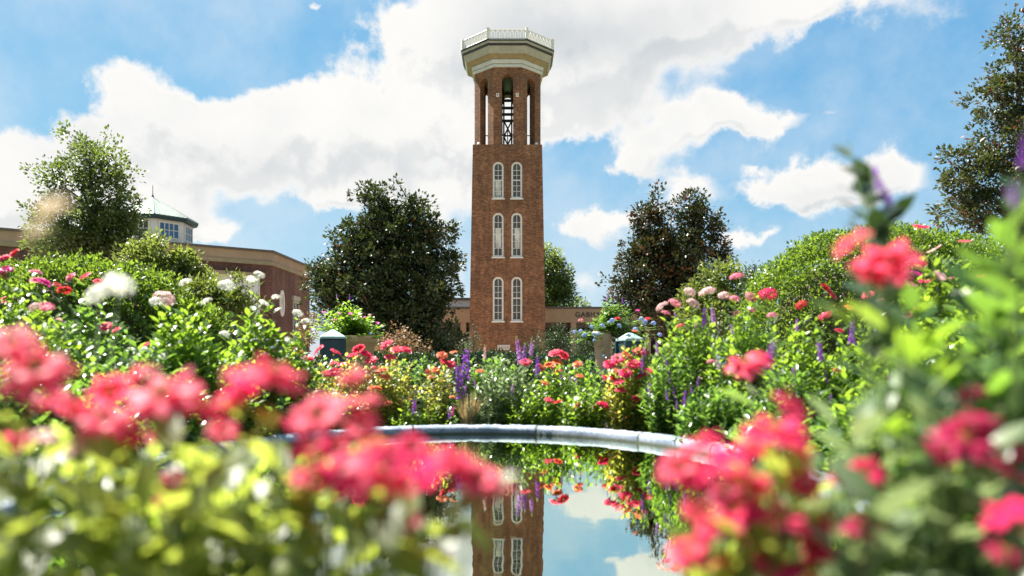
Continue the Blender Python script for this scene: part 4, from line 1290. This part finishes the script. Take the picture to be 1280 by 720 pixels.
def make_grille():
    d = 4.98; c = P(530, HZ, d)
    T = thing('slatted_box', (c.x, c.y, 0), 'low dark metal box with slatted front behind the orange flowers', 'metal box')
    MB().box(-.16, .16, .02, .3, 0, .36).build('housing', M['black_metal'], T)
    for k in range(6): MB().box(-.15, .15, -.01, .018, .1 + k * .042, .118 + k * .042).build('slat', plain('pale_slat', (.3, .3, .3), .4) if k == 0 else bpy.data.materials['pale_slat'], T)


make_grille()

# ------------------------------------------------------------------ the beds round the pool
BP = bed_plant
ZG = 'coral zinnias along the far rim of the pool'
Z = 'zinnia_plant'
# far rim, from the side of the white bush towards the right
BP(Z, 'red pink zinnia plant at the rim below the green bin', 385, 446, 42, 4.5, 'leaf_yellow', [('z', 'hot', 372, 440, 9), ('z', 'coral', 398, 437, 9), ('z', 'hot', 385, 448, 7), ('z', 'coral', 420, 440, 8)], [('z', 'coral', 7, 9)], seed=101, group=ZG)
BP(Z, 'yellowing zinnia plant with a row of red pink blooms, below the tan planter', 445, 440, 40, 4.6, 'leaf_yellow', [('z', 'coral', 448, 436, 9), ('z', 'hot', 457, 442, 8), ('z', 'coral', 463, 450, 9), ('z', 'coral', 440, 444, 8), ('z', 'coral', 476, 464, 9)], [('z', 'coral', 7, 9)], seed=102, group=ZG)
BP(Z, 'yellow green zinnia plant topped by a coral cluster, before the rusty shrub', 492, 442, 34, 4.5, 'leaf_yellow', [('z', 'coral', 483, 430, 9), ('z', 'coral', 497, 437, 9), ('z', 'coral', 508, 437, 8), ('z', 'coral', 488, 446, 8), ('z', 'orange', 478, 462, 7)], [('z', 'orange', 6, 6)], seed=103, group=ZG)
BP(Z, 'small orange zinnia plant beside the slatted metal box', 548, 458, 26, 4.5, 'leaf_yellow', [('z', 'orange', 553, 444, 8), ('z', 'coral', 556, 452, 7), ('z', 'coral', 564, 455, 7), ('z', 'orange', 567, 440, 5), ('z', 'orange', 545, 463, 6)], [('z', 'orange', 5, 2)], n=30, seed=104, group=ZG)
BP('angelonia_plant', 'purple angelonia with two tall spikes at the far rim', 580, 466, 24, 4.4, 'leaf_mid', [('k', 'purple', 582, 452, 24), ('k', 'purple', 575, 474, 26), ('k', 'lilac', 579, 489, 12)], [('z', 'orange', 5, 2)], n=26, seed=105, group='angelonias along the far rim of the pool')
BP('bedding_plant', 'low fresh green bedding plant with small purple spikes on the far rim', 520, 496, 34, 4.35, 'leaf_bright', [('k', 'purple', 517, 507, 12), ('k', 'purple', 562, 515, 8)], [], n=40, L=.036, W=.013, seed=106)
BP('bedding_plant', 'pale leaved bedding plant under the two tall purple spikes', 592, 500, 30, 4.3, 'leaf_silver', [('k', 'magenta', 565, 512, 8)], [], n=36, L=.036, W=.012, seed=107)
BP('angelonia_plant', 'pale leaved angelonia with bright lilac spikes before the tower', 630, 446, 40, 4.4, 'leaf_silver', [('k', 'lilac', 650, 434, 14), ('k', 'purple', 672, 455, 14), ('k', 'lilac', 664, 434, 11), ('k', 'pale', 606, 440, 9), ('z', 'orange', 600, 464, 6), ('k', 'purple', 655, 440, 12)], [('k', 'lilac', 5, 3)], n=56, L=.042, W=.014, seed=108, group='angelonias along the far rim of the pool')
BP(Z, 'green zinnia plant with coral blooms right of the lilac spikes', 692, 450, 38, 4.5, 'leaf_bright', [('z', 'coral', 694, 441, 9), ('z', 'coral', 704, 443, 9), ('z', 'orange', 697, 452, 7), ('z', 'coral', 657, 452, 8), ('z', 'orange', 722, 455, 7)], [('k', 'lilac', 6, 5), ('z', 'orange', 6, 5)], n=46, seed=109, group=ZG)
BP('bedding_plant', 'broad mid green bedding plant at the rim centre, few flowers', 665, 482, 42, 4.3, 'leaf_bright', [('z', 'coral', 686, 500, 6), ('k', 'lilac', 640, 486, 7)], [], n=60, L=.036, W=.013, seed=110)
BP(Z, 'leafy zinnia plant with scattered red blooms close to the rim', 738, 472, 38, 4.2, 'leaf_bright', [('z', 'red', 752, 507, 10), ('z', 'coral', 724, 506, 8), ('z', 'coral', 738, 512, 7), ('z', 'red', 697, 502, 6), ('z', 'orange', 725, 470, 6)], [('k', 'lilac', 5, 3)], n=54, seed=111, group=ZG)
BP(Z, 'dense zinnia plant with heaped coral red blooms over yellow leaves', 788, 434, 36, 4.05, 'leaf_yellow', [('z', 'hot', 762, 455, 9), ('z', 'coral', 772, 448, 10), ('z', 'orange', 785, 445, 9), ('z', 'coral', 793, 455, 11), ('z', 'hot', 782, 466, 9), ('z', 'red', 768, 474, 8), ('z', 'coral', 800, 470, 9), ('z', 'hot', 754, 506, 9), ('z', 'coral', 776, 488, 8), ('k', 'purple', 803, 456, 12)], [('z', 'coral', 7, 8)], n=40, seed=112, group=ZG)
BP('bedding_plant', 'light green leafy plant hiding most of the green bin by the cream planter', 798, 420, 30, 4.1, 'leaf_bright', [('k', 'lilac', 806, 440, 9)], [('z', 'orange', 5, 2)], n=44, seed=115)
BP('angelonia_plant', 'dark green angelonia with slim purple spikes above the rim end', 842, 425, 44, 3.75, 'leaf_mid', [('k', 'purple', 846, 492, 14), ('k', 'purple', 810, 485, 10), ('k', 'lilac', 822, 434, 10), ('k', 'purple', 838, 470, 9)], [('k', 'purple', 7, 4)], n=70, per=20, L=.045, W=.014, seed=113, group='angelonias along the far rim of the pool')
BP('bedding_plant', 'low glossy dark green plant hanging over the rim end', 895, 470, 52, 3.3, 'leaf_mid', [('k', 'purple', 855, 495, 10)], [('k', 'purple', 6, 2)], n=80, per=20, L=.05, W=.016, seed=114)
SG = 'shaded filler plants behind the far bed'
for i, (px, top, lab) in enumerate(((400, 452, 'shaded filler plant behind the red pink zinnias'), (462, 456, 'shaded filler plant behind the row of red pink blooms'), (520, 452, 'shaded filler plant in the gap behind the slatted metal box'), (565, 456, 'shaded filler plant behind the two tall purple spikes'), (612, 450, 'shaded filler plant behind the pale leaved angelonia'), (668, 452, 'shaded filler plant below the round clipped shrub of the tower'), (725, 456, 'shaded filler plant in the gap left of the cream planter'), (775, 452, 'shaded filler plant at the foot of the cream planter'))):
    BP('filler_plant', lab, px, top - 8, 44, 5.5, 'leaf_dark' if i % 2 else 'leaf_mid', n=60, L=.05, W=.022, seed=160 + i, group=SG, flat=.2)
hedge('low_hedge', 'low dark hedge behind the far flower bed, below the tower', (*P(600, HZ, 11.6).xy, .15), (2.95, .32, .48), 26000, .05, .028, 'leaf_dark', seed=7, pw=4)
# the tall bushes on the right bank
PG = 'pentas bushes on the banks beside the pool'
BP('pentas_bush', 'tall pentas bush with pale pink clusters beside the blue flowered planter', 868, 378, 54, 3.9, 'leaf_bright', [('u', 'pale', 828, 384, 10), ('u', 'pink', 843, 380, 10), ('u', 'pale', 862, 366, 9), ('u', 'pale', 885, 366, 13), ('u', 'pale', 866, 380, 10), ('u', 'pink', 832, 392, 7), ('k', 'purple', 880, 394, 14), ('k', 'lilac', 893, 394, 14), ('u', 'coral', 851, 408, 6)], [('k', 'lilac', 7, 3)], n=78, per=20, L=.05, W=.021, seed=120, group=PG)
BP('pentas_bush', 'tall pentas bush with rose pink clusters in front of the feathery shrub', 935, 362, 52, 3.6, 'leaf_bright', [('u', 'pink', 921, 347, 11), ('u', 'hot', 960, 369, 14), ('u', 'pale', 905, 370, 9), ('u', 'pink', 938, 372, 9), ('u', 'pink', 918, 374, 8)], [('u', 'pink', 7, 3), ('k', 'lilac', 8, 3)], n=78, per=20, L=.05, W=.021, seed=121, group=PG)
BP('pentas_bush', 'leafy bush with purple spikes below the rounded hedge', 1010, 392, 58, 3.3, 'leaf_bright', [('k', 'purple', 1026, 436, 15), ('k', 'purple', 1064, 412, 18), ('k', 'lilac', 996, 405, 10), ('u', 'coral', 1032, 396, 10), ('u', 'red', 1002, 382, 9), ('k', 'purple', 994, 468, 14), ('u', 'pink', 965, 395, 8)], [('k', 'purple', 8, 3)], n=90, per=20, L=.048, W=.02, seed=122, group=PG)
BP('zinnia_plant', 'zinnia plant with red blooms and leaves against the rounded hedge', 1095, 372, 62, 3.5, 'leaf_bright', [('z', 'red', 1032, 360, 8), ('z', 'coral', 1040, 368, 8), ('z', 'coral', 1085, 368, 8), ('z', 'pink', 1100, 376, 8), ('z', 'orange', 1062, 385, 7)], [('z', 'coral', 7, 6)], n=80, per=20, L=.048, W=.02, seed=123)
BP('vinca_plant', 'bush with small bright pink flowers beside the big blurred bloom', 1165, 300, 58, 3.0, 'leaf_bright', [('s', 'hot', 1150, 284, 10), ('s', 'pink', 1141, 326, 7), ('s', 'magenta', 1147, 342, 8), ('s', 'hot', 1156, 352, 8), ('s', 'magenta', 1140, 355, 7), ('s', 'pale', 1168, 312, 9), ('s', 'pale', 1175, 345, 9), ('s', 'pink', 1128, 340, 6), ('u', 'red', 1152, 330, 7), ('s', 'coral', 1205, 302, 7)], [('s', 'pink', 7, 5), ('s', 'coral', 7, 3)], n=90, per=20, L=.05, W=.022, seed=124)
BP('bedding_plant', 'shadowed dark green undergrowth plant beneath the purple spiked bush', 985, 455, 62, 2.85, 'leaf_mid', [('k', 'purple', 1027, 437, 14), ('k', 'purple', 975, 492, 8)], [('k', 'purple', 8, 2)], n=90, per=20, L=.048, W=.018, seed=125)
BP('bedding_plant', 'bright green leafy plant below the pink vinca bush', 1120, 420, 90, 2.3, 'leaf_bright', [], [('k', 'purple', 11, 3)], n=100, per=20, L=.05, W=.02, seed=126)
BP('bedding_plant', 'lush light green plant at the far right, behind the blurred stems', 1235, 330, 90, 2.4, 'leaf_bright', [('s', 'coral', 1230, 345, 9)], [('s', 'coral', 8, 3)], n=110, per=20, L=.055, W=.024, seed=127)
# the left bank
BP('pentas_bush', 'white pentas bush standing tallest next to the brick building front', 318, 390, 54, 3.7, 'leaf_bright', [('u', 'white', 315, 350, 8), ('u', 'white', 324, 344, 8), ('u', 'white', 283, 358, 12), ('u', 'white', 330, 380, 8), ('u', 'white', 345, 372, 7)], [('u', 'white', 7, 3)], n=84, per=20, L=.058, W=.026, seed=130, group=PG)
BP('pentas_bush', 'white pentas bush with blush clusters below the small garden trees', 225, 372, 60, 3.4, 'leaf_bright', [('u', 'white', 232, 354, 10), ('u', 'pale', 205, 374, 15), ('u', 'white', 196, 378, 10), ('u', 'white', 258, 378, 9)], [('u', 'white', 8, 3)], n=96, per=20, L=.056, W=.025, seed=131, group=PG)
BP('pentas_bush', 'small white pentas bush nearest the green bin', 366, 412, 30, 3.9, 'leaf_bright', [('u', 'white', 372, 392, 8), ('u', 'white', 382, 402, 7), ('k', 'purple', 333, 440, 10), ('k', 'magenta', 343, 436, 7)], [('u', 'white', 6, 2)], n=60, per=20, L=.05, W=.022, seed=132, group=PG)
BP('rose_bush', 'rose bush with salmon blooms in front of the bright clipped hedge', 112, 358, 66, 3.7, 'leaf_mid', [('z', 'pink', 88, 346, 7), ('z', 'coral', 106, 345, 8), ('z', 'red', 80, 362, 9), ('z', 'red', 72, 356, 6), ('z', 'coral', 125, 352, 8), ('z', 'magenta', 55, 352, 9), ('z', 'pink', 48, 350, 9)], [('z', 'coral', 7, 3)], n=90, per=20, L=.05, W=.026, seed=133, group='rose bushes by the clipped hedge')
BP('rose_bush', 'rose bush with magenta and red blooms at the far left', 22, 330, 60, 3.9, 'leaf_bright', [('z', 'hot', 4, 322, 9), ('z', 'magenta', 8, 337, 9), ('z', 'red', 18, 316, 7), ('z', 'pink', 45, 340, 8), ('z', 'red', 4, 344, 6)], [('z', 'pink', 8, 4)], n=90, per=20, L=.05, W=.026, seed=134, group='rose bushes by the clipped hedge')
BP('bedding_plant', 'pink flowered bedding plant below the salmon rose bush', 60, 392, 76, 3.2, 'leaf_bright', [('u', 'pink', 58, 384, 11), ('u', 'pale', 44, 384, 9)], [('u', 'pink', 8, 3)], n=100, per=20, L=.05, W=.022, seed=135)
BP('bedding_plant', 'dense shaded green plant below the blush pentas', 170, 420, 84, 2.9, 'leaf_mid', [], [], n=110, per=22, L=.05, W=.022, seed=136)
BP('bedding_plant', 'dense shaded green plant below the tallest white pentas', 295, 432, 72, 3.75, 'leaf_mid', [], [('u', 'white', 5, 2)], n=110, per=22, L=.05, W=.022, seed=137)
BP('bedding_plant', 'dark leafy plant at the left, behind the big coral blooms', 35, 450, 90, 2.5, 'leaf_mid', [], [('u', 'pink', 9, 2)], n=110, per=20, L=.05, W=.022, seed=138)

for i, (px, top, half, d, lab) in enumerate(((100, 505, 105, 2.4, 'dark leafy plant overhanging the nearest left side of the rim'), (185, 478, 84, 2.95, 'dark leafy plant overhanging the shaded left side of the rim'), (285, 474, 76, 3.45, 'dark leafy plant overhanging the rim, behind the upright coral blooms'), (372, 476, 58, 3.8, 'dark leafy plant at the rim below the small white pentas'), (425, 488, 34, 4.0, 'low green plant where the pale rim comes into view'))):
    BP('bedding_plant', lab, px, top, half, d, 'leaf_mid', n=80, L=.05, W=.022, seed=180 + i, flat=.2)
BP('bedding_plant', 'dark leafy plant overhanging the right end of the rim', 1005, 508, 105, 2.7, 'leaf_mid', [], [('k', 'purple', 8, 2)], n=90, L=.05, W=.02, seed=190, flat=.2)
# dry grass tuft among the far flowers
g = np.random.default_rng(5); b = P(586, HZ, 4.28); b.z = 0
T = thing('dry_grass_tuft', b, 'straw coloured dry tuft low among the purple spikes', 'grass tuft')
n = 160; a = g.uniform(0, 6.28, n); t = g.uniform(.1, .6, n)
ax = np.stack([np.cos(a) * t, np.sin(a) * t, np.ones(n)], 1)
pos = np.stack([np.cos(a) * .02, np.sin(a) * .02, np.full(n, .17)], 1)
obj('blades', leaf_mesh('dry_blades', pos, ax, np.stack([np.cos(a), np.sin(a), -t], 1), g.uniform(.1, .2, n), .006, M['straw'], T_FULL), T)
obj('clump', leaf_mesh('dry_clump', pos * np.array([1, 1, 0]), ax * np.array([.3, .3, 1]), np.stack([np.cos(a), np.sin(a), -t], 1), .2, .006, M['straw'], T_FULL), T)

# ------------------------------------------------------------------ plants close to the lens
NP_ = near_plant
NG = 'zinnias close to the lens on the near bank'
NP_(Z, 'blurred coral zinnia with one large ragged bloom at the left edge', [(40, 640, 120, 90, .45, .8, 18), (30, 555, 70, 30, .5, .8, 5)],
    [('z', 'coral', 45, 462, 60, .50), ('z', 'hot', 60, 500, 34, .55), ('z', 'coral', -5, 440, 40, .55), ('z', 'coral', 20, 550, 30, .55), ('z', 'pale', 50, 545, 26, .52)], 10, .58, 'leaf_lime', seed=201, group=NG)
NP_(Z, 'blurred coral zinnia with several upright blooms before the shaded left bank', [(190, 640, 120, 80, .45, .85, 20), (150, 585, 110, 25, .5, .8, 9)],
    [('z', 'coral', 205, 495, 66, .50), ('z', 'coral', 130, 527, 44, .50), ('z', 'coral', 255, 508, 46, .52), ('z', 'hot', 190, 545, 28, .55), ('z', 'pale', 95, 560, 22, .5), ('z', 'deep', 215, 600, 26, .6), ('z', 'hot', 205, 622, 20, .55), ('z', 'coral', 170, 470, 34, .54), ('z', 'hot', 160, 540, 30, .55), ('z', 'coral', 280, 540, 30, .55)], 180, .58, 'leaf_lime', seed=202, group=NG)
NP_(Z, 'blurred coral zinnia seen edge on, left of the stone rim', [(310, 670, 80, 60, .45, .85, 12), (310, 585, 120, 22, .55, .8, 9), (290, 562, 140, 14, .6, .85, 12), (215, 570, 120, 16, .75, 1.05, 14)],
    [('z', 'coral', 345, 468, 56, .55), ('z', 'coral', 298, 466, 34, .56), ('z', 'coral', 398, 520, 54, .50), ('z', 'hot', 385, 560, 34, .52), ('z', 'coral', 452, 502, 34, .55), ('z', 'hot', 345, 525, 24, .6), ('z', 'coral', 440, 470, 26, .58), ('z', 'coral', 420, 560, 34, .54)], 330, .56, 'leaf_lime', seed=203, group=NG)
NP_(Z, 'blurred coral zinnia leaning over the water before the tower reflection', [(420, 705, 30, 25, .45, .7, 4), (500, 640, 60, 20, .45, .7, 3), (430, 610, 40, 30, .5, .7, 4)],
    [('z', 'coral', 480, 585, 62, .46), ('z', 'hot', 540, 590, 58, .45), ('z', 'coral', 600, 600, 44, .46), ('z', 'coral', 628, 618, 30, .46), ('z', 'hot', 430, 590, 50, .5), ('z', 'orange', 470, 555, 30, .5), ('z', 'deep', 510, 655, 28, .5), ('z', 'deep', 545, 690, 32, .5), ('z', 'coral', 390, 590, 40, .5), ('z', 'hot', 515, 560, 34, .48), ('z', 'coral', 570, 575, 36, .46), ('z', 'deep', 455, 610, 36, .52)], 480, .55, 'leaf_lime', per=8, seed=204, group=NG)
NP_(Z, 'blurred hot pink zinnia cluster over the water at the lower right', [(930, 680, 80, 50, .45, .75, 22), (960, 600, 60, 50, .5, .75, 9)],
    [('z', 'hot', 968, 540, 56, .50), ('z', 'hot', 905, 575, 56, .50), ('z', 'coral', 935, 600, 50, .47), ('z', 'hot', 870, 595, 36, .52), ('z', 'coral', 975, 648, 54, .48), ('z', 'hot', 920, 640, 46, .48), ('z', 'coral', 860, 690, 40, .48), ('z', 'hot', 1000, 560, 34, .52), ('z', 'hot', 985, 712, 50, .48), ('z', 'hot', 878, 552, 38, .52), ('z', 'hot', 1005, 600, 36, .52), ('z', 'coral', 942, 560, 36, .5), ('z', 'hot', 948, 690, 38, .5), ('z', 'coral', 872, 640, 34, .5), ('z', 'deep', 905, 615, 38, .54), ('z', 'coral', 1020, 660, 38, .5), ('z', 'orange', 900, 700, 30, .5)], 940, .58, 'leaf_lime', per=8, seed=205, group=NG)
NP_(Z, 'blurred rose zinnia with two small blooms among pale leaves', [(1070, 650, 90, 90, .45, .85, 20), (1060, 550, 70, 60, .55, .9, 9)],
    [('z', 'hot', 1085, 590, 32, .55), ('z', 'coral', 1052, 602, 26, .56), ('z', 'deep', 1078, 662, 36, .52)], 1070, .57, 'leaf_silver', seed=206, group=NG)
NP_(Z, 'blurred deep rose zinnia at the right edge, blooms in shade', [(1210, 640, 110, 100, .45, .85, 24), (1200, 480, 90, 80, .55, .9, 15)],
    [('z', 'deep', 1208, 550, 52, .50), ('z', 'deep', 1215, 490, 26, .55), ('z', 'hot', 1268, 640, 56, .45), ('z', 'deep', 1180, 565, 34, .52), ('z', 'deep', 1225, 525, 36, .5), ('z', 'hot', 1280, 600, 34, .5), ('z', 'deep', 1245, 575, 30, .52), ('z', 'deep', 1255, 690, 36, .48)], 1200, .62, 'leaf_silver', seed=207, group=NG)
NP_(Z, 'blurred coral zinnia bloom raised against the rounded hedge', [(1150, 440, 60, 50, .6, .8, 8)],
    [('z', 'coral', 1110, 325, 56, .60), ('z', 'coral', 1085, 342, 38, .62), ('z', 'coral', 1120, 345, 30, .62)], 1150, .62, 'leaf_bright', seed=208, group=NG)
NP_(Z, 'single blurred coral zinnia bloom over the dark undergrowth', [(960, 560, 40, 40, .85, 1.05, 5)],
    [('z', 'coral', 932, 455, 36, .95), ('z', 'hot', 950, 448, 24, .98), ('k', 'purple', 962, 440, 22, .98)], 1010, .60, 'leaf_bright', seed=209, group=NG)
NP_('salvia_plant', 'blurred drooping purple salvia spike against the blue sky', [(1085, 215, 16, 30, .82, .88, 3), (1060, 178, 4, 6, .84, .86, 1)],
    [('k', 'purple', 1086, 206, 30, .85, (.48, .1, -.85)), ('k', 'purple', 1104, 236, 24, .85, (.42, 0, -.9)), ('k', 'lilac', 1078, 214, 14, .86, (.1, 0, -1))], 1160, .62, 'leaf_dark', seed=210, group='salvias close to the lens on the near bank', fl_leaves=5)
NP_('salvia_plant', 'blurred tall purple salvia with green leaves at the right edge', [(1258, 330, 36, 60, .6, .8, 6), (1200, 410, 90, 60, .6, .95, 12), (1268, 200, 12, 40, .6, .7, 2)],
    [('k', 'purple', 1270, 240, 20, .55), ('k', 'purple', 1278, 185, 24, .55), ('k', 'lilac', 1262, 240, 12, .6)], 1260, .65, 'leaf_mid', per=12, seed=211, group='salvias close to the lens on the near bank')
NP_('pentas_plant', 'blurred white bloom on a tall stem above the left bank', [(160, 620, 40, 30, .7, .9, 3)],
    [('u', 'white', 149, 358, 23, .92), ('u', 'white', 124, 369, 21, .92)], 160, .56, 'leaf_bright', seed=212, fl_leaves=0)
NP_('pentas_plant', 'very blurred faded cream bloom on a tall stem before the deciduous tree', [(60, 760, 40, 20, .4, .5, 3)],
    [('u', 'cream', 66, 262, 26, .36), ('u', 'cream', 48, 290, 18, .36)], 70, .42, 'leaf_lime', seed=213, fl_leaves=0)
